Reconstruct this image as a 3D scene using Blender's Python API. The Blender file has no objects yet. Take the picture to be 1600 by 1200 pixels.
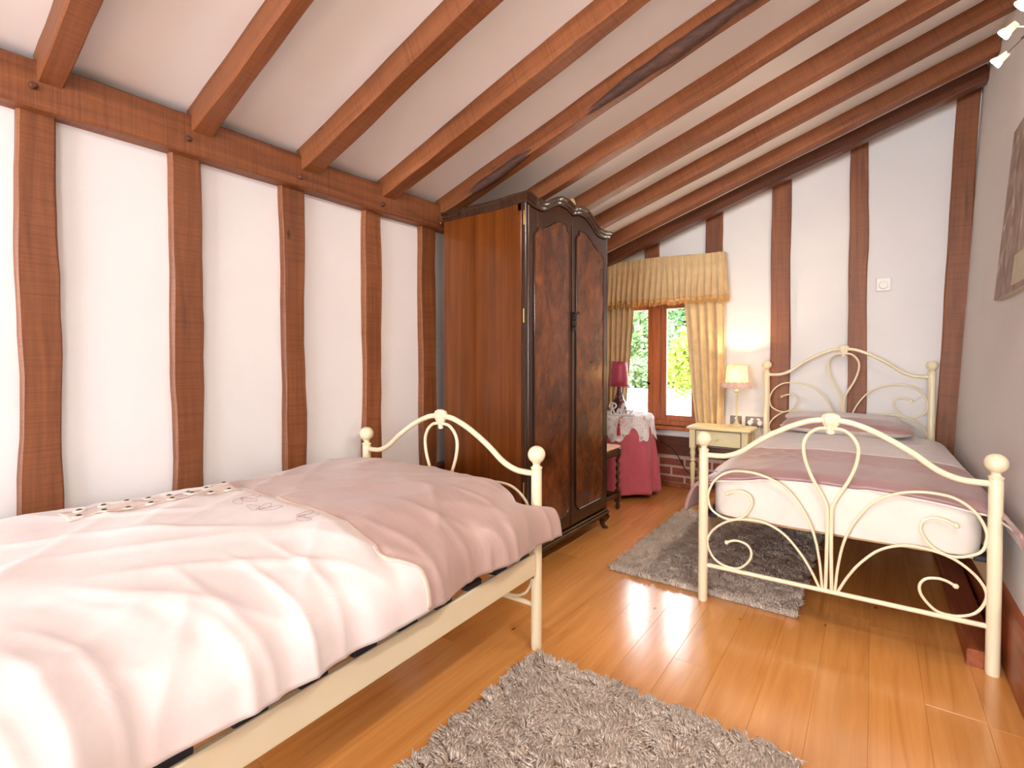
import bpy, math, random
import numpy as np
from math import sin, cos, pi, radians, sqrt, atan2, exp
from mathutils import Vector, noise

scn = bpy.context.scene
col = scn.collection
# ------------------------------------------------------------------ camera
cam = bpy.data.cameras.new('camera')
cam.sensor_fit = 'HORIZONTAL'; cam.sensor_width = 36.0
cam.lens = 787.0 / 1600.0 * 36.0
cam.shift_y = -20.0 / 1600.0
cam.clip_start = 0.02; cam.clip_end = 300
camo = bpy.data.objects.new('camera', cam); col.objects.link(camo)
camo.location = (0, 0, 1.1)
camo.rotation_euler = (pi/2 + radians(-1.14), 0, radians(35.73))
scn.camera = camo
# ------------------------------------------------------------------ world, sun, daylight
w = bpy.data.worlds.new('sky'); scn.world = w; w.use_nodes = True
wn = w.node_tree.nodes; bg = wn['Background']
bg.inputs[0].default_value = (0.86, 0.93, 1.0, 1); bg.inputs[1].default_value = 11.0
def add_light(name, typ, loc, rot, energy, color, **kw):
    l = bpy.data.lights.new(name, typ); l.energy = energy; l.color = color
    for k, v in kw.items(): setattr(l, k, v)
    o = bpy.data.objects.new(name, l); col.objects.link(o)
    o.location = loc; o.rotation_euler = rot
    return o
sun = add_light('sun', 'SUN', (6, 8, 12), (0, 0, 0), 22.0, (1.0, 0.95, 0.86), angle=0.01)
sun.rotation_euler = Vector((-0.62, 0.02, -0.78)).to_track_quat('-Z', 'Y').to_euler()
# area lamps as daylight through unseen windows, built to light the room: one in the back wall, one in the right wall
add_light('unseen_rear_window_light', 'AREA', (-0.85, -3.57, 1.30), (radians(95), 0, 0), 138.0, (0.93, 0.97, 1.0),
          shape='RECTANGLE', size=2.1, size_y=1.7)
add_light('unseen_side_window_light', 'AREA', (0.40, -1.72, 1.45), (0, radians(-97), radians(-12)), 16.0, (0.97, 0.985, 1.0),
          shape='RECTANGLE', size=1.2, size_y=1.2)
scn.view_settings.view_transform = 'Standard'; scn.view_settings.look = 'None'
scn.view_settings.gamma = 1.0; scn.view_settings.use_curve_mapping = False
scn.view_settings.exposure = 0.3

# ------------------------------------------------------------------ helpers: materials
class NT:
    def __init__(s, name):
        s.m = bpy.data.materials.new(name); s.m.use_nodes = True
        s.t = s.m.node_tree; s.n = s.t.nodes; s.b = s.n['Principled BSDF']; s.out = s.n['Material Output']
    def node(s, typ, **kw):
        n = s.n.new(typ)
        for k, v in kw.items():
            if k.startswith('i_'): n.inputs[k[2:].replace('_', ' ')].default_value = v
            else: setattr(n, k, v)
        return n
    def link(s, a, b): s.t.links.new(a, b)
    def ramp(s, fac, stops):
        r = s.node('ShaderNodeValToRGB'); e = r.color_ramp.elements
        while len(e) < len(stops): e.new(0.5)
        for el, (p, c) in zip(e, stops):
            el.position = p; el.color = (c[0], c[1], c[2], 1)
        s.link(fac, r.inputs[0]); return r
    def coords(s, kind='Object', scale=(1, 1, 1), rnd=False):
        tc = s.node('ShaderNodeTexCoord'); mp = s.node('ShaderNodeMapping'); mp.inputs['Scale'].default_value = scale
        if rnd:
            oi = s.node('ShaderNodeObjectInfo'); mu = s.node('ShaderNodeMath', operation='MULTIPLY'); mu.inputs[1].default_value = 37.0
            s.link(oi.outputs['Random'], mu.inputs[0])
            ad = s.node('ShaderNodeVectorMath', operation='ADD')
            s.link(tc.outputs[kind], ad.inputs[0]); s.link(mu.outputs[0], ad.inputs[1]); s.link(ad.outputs[0], mp.inputs['Vector'])
            s.oi = oi
        else: s.link(tc.outputs[kind], mp.inputs['Vector'])
        return mp.outputs[0]
    def noise(s, vec, scale, detail=5, rough=0.55, dist=0.0):
        n = s.node('ShaderNodeTexNoise'); n.inputs['Scale'].default_value = scale; n.inputs['Detail'].default_value = detail
        n.inputs['Roughness'].default_value = rough; n.inputs['Distortion'].default_value = dist
        s.link(vec, n.inputs['Vector']); return n.outputs['Fac']
    def bump(s, h, strength, dist=0.01, prev=None):
        b = s.node('ShaderNodeBump'); b.inputs['Strength'].default_value = strength; b.inputs['Distance'].default_value = dist
        s.link(h, b.inputs['Height'])
        if prev: s.link(prev, b.inputs['Normal'])
        s.link(b.outputs[0], s.b.inputs['Normal']); return b.outputs[0]
    def set(s, **kw):
        for k, v in kw.items(): s.b.inputs[k.replace('_', ' ')].default_value = v
        return s
def lin(r, g, b):
    f = lambda c: (c/255/12.92) if c/255 <= .04045 else ((c/255+.055)/1.055)**2.4
    return (f(r), f(g), f(b), 1.0)
def plain(name, c, rough=0.5, metal=0.0, nscale=0, var=0.08, bump=0.0, **kw):
    t = NT(name); t.set(Roughness=rough, Metallic=metal, **kw)
    v = t.coords('Object', (1, 1, 1)); f = t.noise(v, nscale or 20, 4)
    r = t.ramp(f, [(0.25, [x*(1-var) for x in c[:3]]), (0.75, [min(1, x*(1+var)) for x in c[:3]])])
    t.link(r.outputs[0], t.b.inputs['Base Color'])
    if bump: t.bump(f, bump, 0.003)
    return t.m
def wood(name, stops, kind='UV', scale=(1.6, 26, 26), rough=0.42, bumps=0.25, saw=0.0, rnd=True, rvar=0.0, dist=0.6, knots=0.0):
    t = NT(name); v = t.coords(kind, scale, rnd)
    f = t.noise(v, 1.0, 8, 0.62, dist)
    r = t.ramp(f, stops); c = r.outputs[0]
    big = t.coords(kind, (scale[0]*.6, max(2.5, scale[1]*.12), max(2.5, scale[2]*.12)), rnd)
    fb = t.noise(big, 1.0, 3, 0.5)
    mx = t.node('ShaderNodeMixRGB', blend_type='MULTIPLY'); mx.inputs[0].default_value = 0.75
    rb = t.ramp(fb, [(0.25, (0.72, 0.68, 0.64)), (0.6, (1.06, 1.05, 1.04))])
    t.link(c, mx.inputs[1]); t.link(rb.outputs[0], mx.inputs[2]); c = mx.outputs[0]
    if rvar and rnd:
        m2 = t.node('ShaderNodeMixRGB', blend_type='MULTIPLY'); m2.inputs[0].default_value = 1.0
        rr = t.ramp(t.oi.outputs['Random'], [(0.0, (1-rvar, 1-rvar*1.15, 1-rvar*1.3)), (0.5, (1, 1, 1)), (1.0, (1+rvar*.6, 1+rvar*.7, 1+rvar*.9))])
        t.link(c, m2.inputs[1]); t.link(rr.outputs[0], m2.inputs[2]); c = m2.outputs[0]
    if knots:
        kv = t.coords(kind, (3.1, 6.5, 6.5), rnd)
        vo = t.node('ShaderNodeTexVoronoi'); vo.inputs['Scale'].default_value = 1.0; t.link(kv, vo.inputs['Vector'])
        kr = t.ramp(vo.outputs['Distance'], [(0.0, (0.22, 0.13, 0.08)), (knots, (0.5, 0.38, 0.3)), (knots*1.9, (1, 1, 1))])
        m3 = t.node('ShaderNodeMixRGB', blend_type='MULTIPLY'); m3.inputs[0].default_value = 1.0
        t.link(c, m3.inputs[1]); t.link(kr.outputs[0], m3.inputs[2]); c = m3.outputs[0]
    t.link(c, t.b.inputs['Base Color'])
    p = t.bump(f, bumps, 0.004)
    if saw:
        sv = t.coords(kind, (150, 3, 3), rnd); fs = t.noise(sv, 1.0, 3)
        m4 = t.node('ShaderNodeMixRGB', blend_type='MULTIPLY'); m4.inputs[0].default_value = .8; r4 = t.ramp(fs, [(.3, (.72, .68, .66)), (.55, (1.04, 1.04, 1.04))])
        t.link(c, m4.inputs[1]); t.link(r4.outputs[0], m4.inputs[2]); t.link(m4.outputs[0], t.b.inputs['Base Color'])
        t.bump(fs, saw, 0.004, p)
    t.set(Roughness=rough)
    return t.m
def plaster(name, c):
    t = NT(name); v = t.coords('Object'); f1 = t.noise(v, 2.2, 4); f2 = t.noise(v, 60, 4)
    r = t.ramp(f1, [(0.3, [x*.97 for x in c[:3]]), (0.7, [min(1, x*1.02) for x in c[:3]])])
    t.link(r.outputs[0], t.b.inputs['Base Color']); p = t.bump(f1, 0.25, 0.03); t.bump(f2, 0.08, 0.004, p)
    return t.set(Roughness=0.88).m
def cloth(name, c, rough=0.55, sheen=0.2, weave=900, wb=0.15, var=0.05, spec=0.4, stretch=(1, 1, 1)):
    t = NT(name); v = t.coords('Object', stretch); f = t.noise(v, 14, 4); fw = t.noise(v, weave, 1)
    r = t.ramp(f, [(0.3, [x*(1-var) for x in c[:3]]), (0.7, [min(1, x*(1+var)) for x in c[:3]])])
    t.link(r.outputs[0], t.b.inputs['Base Color']); t.bump(fw, wb, 0.0015)
    t.set(Roughness=rough); t.b.inputs['Sheen Weight'].default_value = sheen; t.b.inputs['Specular IOR Level'].default_value = spec
    return t.m
M = {}
M['plaster'] = plaster('wall_plaster', lin(234, 231, 229))
M['ceil'] = plaster('ceiling_plaster', lin(236, 234, 233))
TS = [(0.2, lin(80, 43, 22)), (0.42, lin(126, 72, 38)), (0.6, lin(142, 84, 46)), (0.8, lin(163, 103, 60))]
M['timber'] = wood('stained_timber', TS, rough=0.5, saw=0.25, rvar=0.1, knots=0.045)
M['timber_dark'] = wood('dark_timber', [(0.25, lin(58, 30, 20)), (0.5, lin(98, 55, 36)), (0.8, lin(128, 76, 50))], rough=0.35, saw=0.15, rvar=0.1)
M['bark'] = wood('bark', [(0.25, lin(36, 20, 14)), (0.55, lin(78, 46, 34)), (0.8, lin(110, 72, 56))], kind='Object', scale=(14, 60, 60), rough=0.7, bumps=0.9)
M['oak'] = wood('oak_floor', [(0.2, lin(194, 124, 60)), (0.45, lin(222, 152, 80)), (0.65, lin(231, 164, 91)), (0.85, lin(238, 178, 108))],
                scale=(1.3, 22, 22), rough=0.2, bumps=0.015, rvar=0.07, dist=1.0, knots=0.03)
ob = M['oak'].node_tree.nodes['Principled BSDF']; ob.inputs['Coat Weight'].default_value = .7; ob.inputs['Coat Roughness'].default_value = .17
M['skirting'] = wood('skirting_wood', [(0.25, lin(112, 54, 30)), (0.5, lin(158, 84, 48)), (0.8, lin(182, 106, 66))], kind='Object', scale=(26, 1.6, 26), rough=0.4)
M['window_wood'] = wood('window_wood', [(0.25, lin(150, 78, 40)), (0.5, lin(184, 104, 58)), (0.8, lin(204, 128, 78))], kind='Object', scale=(30, 30, 2), rough=0.4)
M['cream'] = plain('cream_enamel', lin(238, 224, 190), 0.3, nscale=6, var=0.02)
M['cream_furn'] = plain('cream_painted_wood', lin(232, 218, 170), 0.42, nscale=9, var=0.07)
M['walnut_side'] = wood('veneer_side', [(0.2, lin(78, 38, 13)), (0.5, lin(106, 54, 18)), (0.8, lin(126, 68, 24))], kind='Object', scale=(30, 30, .5), rough=0.2, bumps=0.03, rnd=False, dist=0.3)
M['walnut_dark'] = wood('dark_walnut', [(0.2, lin(36, 20, 12)), (0.5, lin(60, 35, 21)), (0.8, lin(82, 49, 29))], kind='Object', scale=(30, 30, 2), rough=0.22, bumps=0.03, rnd=False)
def burl():
    t = NT('burr_walnut'); v = t.coords('Object', (1, 1.0, 0.7)); f = t.noise(v, 9.0, 9, 0.7, 0.35); g = t.noise(v, 3.2, 4, .6)
    r = t.ramp(f, [(0.3, lin(62, 34, 18)), (0.47, lin(100, 55, 27)), (0.6, lin(126, 71, 34)), (0.8, lin(146, 88, 45))])
    r2 = t.ramp(g, [(0.3, (0.45, .4, .36)), (0.66, (1.15, 1.1, 1.0))])
    mx = t.node('ShaderNodeMixRGB', blend_type='MULTIPLY'); mx.inputs[0].default_value = 0.8
    t.link(r.outputs[0], mx.inputs[1]); t.link(r2.outputs[0], mx.inputs[2]); t.link(mx.outputs[0], t.b.inputs['Base Color'])
    return t.set(Roughness=0.2).m
M['burl'] = burl()
M['brass'] = plain('aged_brass', lin(150, 112, 60), 0.35, 1.0)
M['darkmetal'] = plain('dark_metal', lin(52, 42, 34), 0.4, 0.9)
M['chrome'] = plain('chrome', lin(190, 190, 190), 0.15, 1.0)
M['gilt'] = plain('gilt_cream', lin(206, 176, 122), 0.45, 0.2)
M['duvet_white'] = cloth('pearl_satin', lin(241, 231, 229), 0.38, 0.25, spec=0.45)
M['duvet_pink'] = cloth('dusky_pink_satin', lin(190, 160, 151), 0.34, 0.3, spec=0.5, stretch=(1, 8, 1))
M['duvet_grey'] = cloth('lilac_grey_satin', lin(205, 195, 198), 0.38, 0.3, spec=0.5)
M['duvet_mauve'] = cloth('mauve_satin', lin(162, 124, 123), 0.32, 0.3, spec=0.55, stretch=(1, 8, 1))
M['cotton'] = cloth('white_cotton', lin(229, 219, 208), 0.85, 0.1, var=0.03)
M['ribbon'] = cloth('beige_ribbon', lin(228, 205, 192), 0.4, 0.2)
M['thread'] = plain('mauve_thread', lin(182, 160, 162), 0.6)
M['bead'] = plain('bead', lin(120, 104, 90), 0.15, 0.8)
M['sequin'] = plain('pearl_sequin', lin(240, 232, 224), 0.2, 0.1)
M['curtain'] = cloth('ochre_curtain', lin(220, 190, 142), 0.75, 0.25, var=0.1)
M['curtain'].node_tree.nodes['Principled BSDF'].inputs['Transmission Weight'].default_value = 0.0
M['fringe'] = cloth('gold_fringe', lin(216, 166, 100), 0.7, 0.2, var=0.15)
M['rose_cloth'] = cloth('rose_pink_cloth', lin(196, 92, 108), 0.75, 0.25, var=0.07)
M['shade_mag'] = cloth('magenta_satin', lin(176, 58, 88), 0.35, 0.4, spec=0.5, var=0.05)
M['tassel'] = cloth('red_tassel', lin(200, 40, 52), 0.6, 0.2)
M['white_paint'] = plain('white_paint', lin(238, 236, 236), 0.45, var=0.02)
M['plastic'] = plain('white_plastic', lin(236, 232, 226), 0.35, var=0.02)
M['socket'] = plain('brushed_socket', lin(120, 108, 100), 0.35, 0.6)
M['blackplastic'] = plain('navy_plastic', lin(26, 28, 42), 0.45)
M['cable'] = plain('black_cable', lin(30, 24, 22), 0.5)
M['slatwood'] = wood('slat_wood', [(0.3, lin(190, 150, 105)), (0.7, lin(215, 180, 135))], kind='Object', scale=(3, 40, 40), rough=0.6, rnd=False)
M['brick'] = plain('brick', lin(152, 84, 64), 0.85, nscale=30, var=0.22, bump=0.5)
M['mortar'] = plain('mortar', lin(214, 186, 168), 0.9, nscale=40, var=0.1, bump=0.4)
M['stool_wood'] = wood('stool_oak', [(0.2, lin(40, 22, 12)), (0.5, lin(74, 44, 24)), (0.8, lin(104, 66, 38))], kind='Object', scale=(26, 26, 3), rough=0.3, rnd=False)
M['seat_cloth'] = cloth('stool_seat_cloth', lin(214, 168, 130), 0.7, 0.2, var=0.2)
def mosaic():
    t = NT('mosaic_glaze'); v = t.coords('Object'); vo = t.node('ShaderNodeTexVoronoi'); vo.inputs['Scale'].default_value = 70
    t.link(v, vo.inputs['Vector'])
    r = t.ramp(vo.outputs['Color'], [(0.2, lin(40, 16, 22)), (0.6, lin(92, 40, 48)), (0.9, lin(140, 100, 110))])
    t.link(r.outputs[0], t.b.inputs['Base Color']); t.bump(vo.outputs['Distance'], 0.6, 0.004)
    return t.set(Roughness=0.12).m
M['mosaic'] = mosaic()
def lace():
    t = NT('white_lace'); v = t.coords('Object'); vo = t.node('ShaderNodeTexVoronoi', feature='DISTANCE_TO_EDGE'); vo.inputs['Scale'].default_value = 130
    t.link(v, vo.inputs['Vector']); f = t.noise(v, 18, 2)
    th = t.node('ShaderNodeMath', operation='MULTIPLY_ADD'); th.inputs[1].default_value = 0.8; th.inputs[2].default_value = -0.16
    t.link(f, th.inputs[0])
    lt = t.node('ShaderNodeMath', operation='LESS_THAN'); t.link(vo.outputs['Distance'], lt.inputs[0]); t.link(th.outputs[0], lt.inputs[1])
    t.link(lt.outputs[0], t.b.inputs['Alpha'])
    t.set(Base_Color=lin(240, 238, 240), Roughness=0.8)
    return t.m
M['lace'] = lace()
def glass():
    t = NT('window_glass'); g = t.node('ShaderNodeBsdfGlossy'); g.inputs['Roughness'].default_value = 0.02
    tr = t.node('ShaderNodeBsdfTransparent'); mx = t.node('ShaderNodeMixShader'); fr = t.node('ShaderNodeFresnel'); fr.inputs[0].default_value = 1.45
    t.link(fr.outputs[0], mx.inputs[0]); t.link(tr.outputs[0], mx.inputs[1]); t.link(g.outputs[0], mx.inputs[2]); t.link(mx.outputs[0], t.out.inputs[0])
    return t.m
M['glass'] = glass()
def shade_lit():
    t = NT('lit_lampshade'); tr = t.node('ShaderNodeBsdfTranslucent'); tr.inputs[0].default_value = lin(255, 236, 200)
    df = t.node('ShaderNodeBsdfDiffuse'); df.inputs[0].default_value = lin(250, 236, 206)
    v = t.coords('Object'); f = t.noise(v, 90, 2); r = t.ramp(f, [(0.3, (.93, .83, .66)), (0.7, (1, .92, .78))]); t.link(r.outputs[0], tr.inputs[0])
    mx = t.node('ShaderNodeMixShader'); mx.inputs[0].default_value = 0.7
    t.link(df.outputs[0], mx.inputs[1]); t.link(tr.outputs[0], mx.inputs[2]); t.link(mx.outputs[0], t.out.inputs[0])
    return t.m
M['shade_lit'] = shade_lit()
def emit(name, c, s):
    t = NT(name); t.set(Base_Color=c, Roughness=0.4); t.b.inputs['Emission Color'].default_value = c; t.b.inputs['Emission Strength'].default_value = s
    return t.m
M['bulb'] = emit('warm_bulb', (1, .82, .55, 1), 25)
M['spot_face'] = emit('halogen_face', (1, .93, .8, 1), 30)
M['spot_back'] = emit('halogen_glow', (1, .5, .14, 1), 4)
M['rose_trim'] = cloth('rose_organza', lin(240, 205, 190), 0.7, 0.3)
def shag():
    t = NT('shag_pile'); a = t.node('ShaderNodeAttribute', attribute_name='tint')
    r = t.ramp(a.outputs['Fac'], [(0.0, lin(176, 157, 142)), (0.5, lin(207, 189, 173)), (1.0, lin(225, 210, 196))])
    t.link(r.outputs[0], t.b.inputs['Base Color']); t.set(Roughness=0.9); t.b.inputs['Sheen Weight'].default_value = 0.2
    return t.m
M['shag'] = shag()
M['rug_back'] = plain('rug_backing', lin(150, 132, 120), 0.95)
def leafm(name, a, b):
    t = NT(name); at = t.node('ShaderNodeAttribute', attribute_name='tint'); r = t.ramp(at.outputs['Fac'], [(0, a), (1, b)])
    t.link(r.outputs[0], t.b.inputs['Base Color']); t.set(Roughness=0.6)
    return t.m
M['leaf_dark'] = leafm('leaf_dark', lin(52, 84, 52), lin(112, 146, 92))
M['leaf_light'] = leafm('leaf_light', lin(100, 124, 34), lin(166, 178, 76))
M['trunk'] = plain('trunk_bark', lin(96, 74, 56), 0.9, nscale=12, var=.3)
M['gravel'] = plain('pale_gravel', lin(226, 222, 208), 0.95, nscale=3, var=.06)
def canvas_art():
    t = NT('canvas_print'); v = t.coords('Object', (1, 1.7, 1.0)); f = t.noise(v, 3.4, 5, 0.5, 2.6); f2 = t.noise(t.coords('Object', (1, 1, .6)), 1.7, 2)
    r = t.ramp(f, [(0.28, lin(124, 104, 94)), (0.5, lin(164, 143, 131)), (0.62, lin(182, 164, 154)), (0.70, lin(226, 216, 210))])
    t.link(r.outputs[0], t.b.inputs['Base Color']); t.bump(f, 0.25, 0.01)
    return t.set(Roughness=0.75).m
M['canvas'] = canvas_art()
M['canvas_edge'] = plain('canvas_edge', lin(206, 200, 176), 0.8)

# ------------------------------------------------------------------ helpers: geometry
def woff(o):
    v = Vector((0, 0, 0))
    while o is not None: v += o.location; o = o.parent
    return v
class MB:
    def __init__(s): s.v = []; s.f = []; s.uv = {}
    def add(s, vs, fs, uvs=None):
        n = len(s.v); s.v += [tuple(p) for p in vs]
        for i, f in enumerate(fs):
            if uvs: s.uv[len(s.f)] = uvs[i]
            s.f.append(tuple(n+k for k in f))
        return s
    def box(s, x0, x1, y0, y1, z0, z1, b=0.0):
        b = min(b, (x1-x0)*.45, (y1-y0)*.45, (z1-z0)*.45)
        if b <= 0:
            vs = [(x, y, z) for z in (z0, z1) for y in (y0, y1) for x in (x0, x1)]
            return s.add(vs, [(0, 2, 3, 1), (4, 5, 7, 6), (0, 1, 5, 4), (1, 3, 7, 5), (3, 2, 6, 7), (2, 0, 4, 6)])
        rings = []
        for z, d in ((z0, b), (z0+b, 0), (z1-b, 0), (z1, b)):
            c = b + d if d else b
            X0, X1, Y0, Y1 = x0+d, x1-d, y0+d, y1-d
            rings.append([(X0+b, Y0, z), (X1-b, Y0, z), (X1, Y0+b, z), (X1, Y1-b, z), (X1-b, Y1, z), (X0+b, Y1, z), (X0, Y1-b, z), (X0, Y0+b, z)])
        return s.rings(rings)
    def rings(s, rings, closed=True, cap=True, uvs=None):
        n = len(rings[0]); vs = [p for r in rings for p in r]; fs = []
        for i in range(len(rings)-1):
            for j in range(n if closed else n-1):
                k = (j+1) % n; fs.append((i*n+j, i*n+k, (i+1)*n+k, (i+1)*n+j))
        if cap and closed:
            fs.append(tuple(range(n-1, -1, -1))); fs.append(tuple((len(rings)-1)*n+j for j in range(n)))
        return s.add(vs, fs)
    def tube(s, pts, r, sides=10, cap=True, closed=False):
        P = [Vector(p) for p in pts]; n = len(P); R = r if hasattr(r, '__len__') else [r]*n
        T = []
        for i in range(n):
            a = P[(i-1) % n] if closed else P[max(i-1, 0)]; b = P[(i+1) % n] if closed else P[min(i+1, n-1)]
            d = b-a; T.append(d.normalized() if d.length > 1e-9 else Vector((0, 0, 1)))
        u = T[0].orthogonal().normalized(); rings = []
        for i in range(n):
            u = (u - T[i]*u.dot(T[i])); u = u.normalized() if u.length > 1e-6 else T[i].orthogonal().normalized()
            w = T[i].cross(u)
            rings.append([P[i] + (u*cos(2*pi*k/sides) + w*sin(2*pi*k/sides))*R[i] for k in range(sides)])
        if closed: rings.append(rings[0])
        return s.rings(rings, cap=cap and not closed)
    def lathe(s, prof, c=(0, 0, 0), sides=24, axis='z', ripple=None):
        rings = []
        for (r, h) in prof:
            ring = []
            for k in range(sides):
                a = 2*pi*k/sides; rr = r*(1+(ripple(a, h) if ripple else 0)); p = (rr*cos(a), rr*sin(a), h)
                if axis == 'x': p = (h, p[0], p[1])
                if axis == 'y': p = (p[1], h, p[0])
                ring.append((c[0]+p[0], c[1]+p[1], c[2]+p[2]))
            rings.append(ring)
        return s.rings(rings)
    def sphere(s, c, r, seg=14, rng=9, sc=(1, 1, 1)):
        prof = [(max(1e-4, sin(pi*i/rng)), -cos(pi*i/rng)) for i in range(rng+1)]
        rings = [[(c[0]+r*sc[0]*p*cos(2*pi*k/seg), c[1]+r*sc[1]*p*sin(2*pi*k/seg), c[2]+r*sc[2]*h) for k in range(seg)] for p, h in prof]
        return s.rings(rings)
    def prism(s, poly, a0, a1, axis='x'):
        def mk(p, a):
            return {'x': (a, p[0], p[1]), 'y': (p[0], a, p[1]), 'z': (p[0], p[1], a)}[axis]
        n = len(poly); vs = [mk(p, a0) for p in poly] + [mk(p, a1) for p in poly]
        fs = [tuple(range(n-1, -1, -1)), tuple(range(n, 2*n))] + [(i, (i+1) % n, n+(i+1) % n, n+i) for i in range(n)]
        return s.add(vs, fs)
    def grid(s, nu, nv, fn, keep=None):
        vs = []; fs = []
        for i in range(nu+1):
            for j in range(nv+1): vs.append(fn(i/nu, j/nv))
        for i in range(nu):
            for j in range(nv):
                if keep and not keep((i+.5)/nu, (j+.5)/nv): continue
                a = i*(nv+1)+j; fs.append((a, a+nv+1, a+nv+2, a+1))
        if keep:
            used = sorted({k for f in fs for k in f}); mp = {k: i for i, k in enumerate(used)}
            vs = [vs[k] for k in used]; fs = [tuple(mp[k] for k in f) for f in fs]
        return s.add(vs, fs)
    def build(s, name, mat, parent=None, smooth=True, angle=40, solid=0, fix=True, bevel=0):
        off = woff(parent) if parent else Vector((0, 0, 0))
        me = bpy.data.meshes.new(name); me.from_pydata([(p[0]-off.x, p[1]-off.y, p[2]-off.z) for p in s.v], [], s.f)
        if s.uv:
            ul = me.uv_layers.new(name='UVMap')
            for pi_, poly in enumerate(me.polygons):
                if pi_ in s.uv:
                    for li, uvc in zip(poly.loop_indices, s.uv[pi_]): ul.data[li].uv = uvc
        if fix:
            import bmesh
            bm = bmesh.new(); bm.from_mesh(me); bmesh.ops.recalc_face_normals(bm, faces=bm.faces); bm.to_mesh(me); bm.free()
        o = bpy.data.objects.new(name, me); col.objects.link(o)
        me.materials.append(M[mat] if isinstance(mat, str) else mat)
        if smooth:
            me.polygons.foreach_set('use_smooth', [True]*len(me.polygons)); me.set_sharp_from_angle(angle=radians(angle))
        if parent is not None: o.parent = parent
        if solid:
            sm = o.modifiers.new('thickness', 'SOLIDIFY'); sm.thickness = solid; sm.offset = -1
        if bevel:
            bv = o.modifiers.new('bevel', 'BEVEL'); bv.width = bevel; bv.segments = 2; bv.limit_method = 'ANGLE'
        return o
def tag(o, label=None, cat=None, group=None, kind=None):
    if label: o['label'] = label
    if cat: o['category'] = cat
    if group: o['group'] = group
    if kind: o['kind'] = kind
    return o
def thing(name, label, cat, loc=(0, 0, 0), group=None):
    o = bpy.data.objects.new(name, None); col.objects.link(o); o.location = loc; o.empty_display_size = .1
    return tag(o, label, cat, group)
def struct(o): o['kind'] = 'structure'; return o
def cr(pts, per=8, closed=False):
    P = [Vector(p) for p in pts]; n = len(P); out = []
    for i in range(n if closed else n-1):
        p0 = P[(i-1) % n] if closed or i > 0 else P[0]*2-P[1]
        p1 = P[i]; p2 = P[(i+1) % n]; p3 = P[(i+2) % n] if closed or i+2 < n else P[-1]*2-P[-2]
        for k in range(per):
            t = k/per
            out.append(0.5*((2*p1)+(p2-p0)*t+(2*p0-5*p1+4*p2-p3)*t*t+(3*p1-p0-3*p2+p3)*t**3))
    if not closed: out.append(P[-1])
    return out
def sm(a, b, x):
    t = max(0, min(1, (x-a)/(b-a))); return t*t*(3-2*t)
def nz(x, y=0, z=0): return noise.noise(Vector((x, y, z)))
rnd = random.Random(7)
def timber(name, p0, p1, wd, hd, w, h, parent, mat='timber', seg=16, wob=0.005, seed=0, ch=0.008, taper=None):
    """an uneven hewn beam from p0 to p1 (centre line); wd, hd unit cross directions; returns the part"""
    P0, P1, W, H = Vector(p0), Vector(p1), Vector(wd).normalized(), Vector(hd).normalized()
    L = (P1-P0).length; rings = []; b = MB()
    for i in range(seg+1):
        t = i/seg; c = P0.lerp(P1, t); s = t*L
        def e(k): return wob*(nz(s*2.2+seed*7.3, k*5.1, 1.7)*1.4 + .5*nz(s*7+seed, k*9.7, 4.2))
        x0, x1, y0, y1 = -w/2+e(1), w/2+e(2), -h/2+e(3)*.6, h/2+e(4)*.6
        c1 = ch*(1+.8*nz(s*3+seed*2, 8.8)); c2 = ch*(1+.8*nz(s*3+seed*3, 2.8))
        q = [(x0+c1, y0), (x1-c2, y0), (x1, y0+c2), (x1, y1-c1), (x1-c1, y1), (x0+c2, y1), (x0, y1-c2), (x0, y0+c1)]
        rings.append([c + W*a + H*d for a, d in q])
    per = [0, w, w+.01, w+h, w+h+.01, 2*w+h, 2*w+h+.01, 2*w+2*h, 2*w+2*h+.01]
    n = 8; vs = [p for r in rings for p in r]; fs = []; uvs = []
    for i in range(seg):
        u0, u1 = i/seg*L, (i+1)/seg*L
        for j in range(n):
            k = (j+1) % n; fs.append((i*n+j, i*n+k, (i+1)*n+k, (i+1)*n+j)); uvs.append(((u0, per[j]), (u0, per[j+1]), (u1, per[j+1]), (u1, per[j])))
    for r, rev in ((0, True), (seg, False)):
        f = [r*n+j for j in range(n)]; f = f[::-1] if rev else f
        fs.append(tuple(f)); uvs.append([(0.03*cos(j), 0.03*sin(j)) for j in range(n)])
    b.add(vs, fs, uvs)
    return b.build(name, mat, parent, angle=30)

# ------------------------------------------------------------------ room shell
YB, YE = -3.6, 4.40
def xr(z): return 0.405 + 0.048*z
CZ = lambda x: 2.035 + 0.334*(x+2.03)
floor = struct(MB().box(-2.3, 0.62, YB-.15, YE+.12, -0.12, -0.016).build('floor', 'rug_back', smooth=False))
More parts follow.
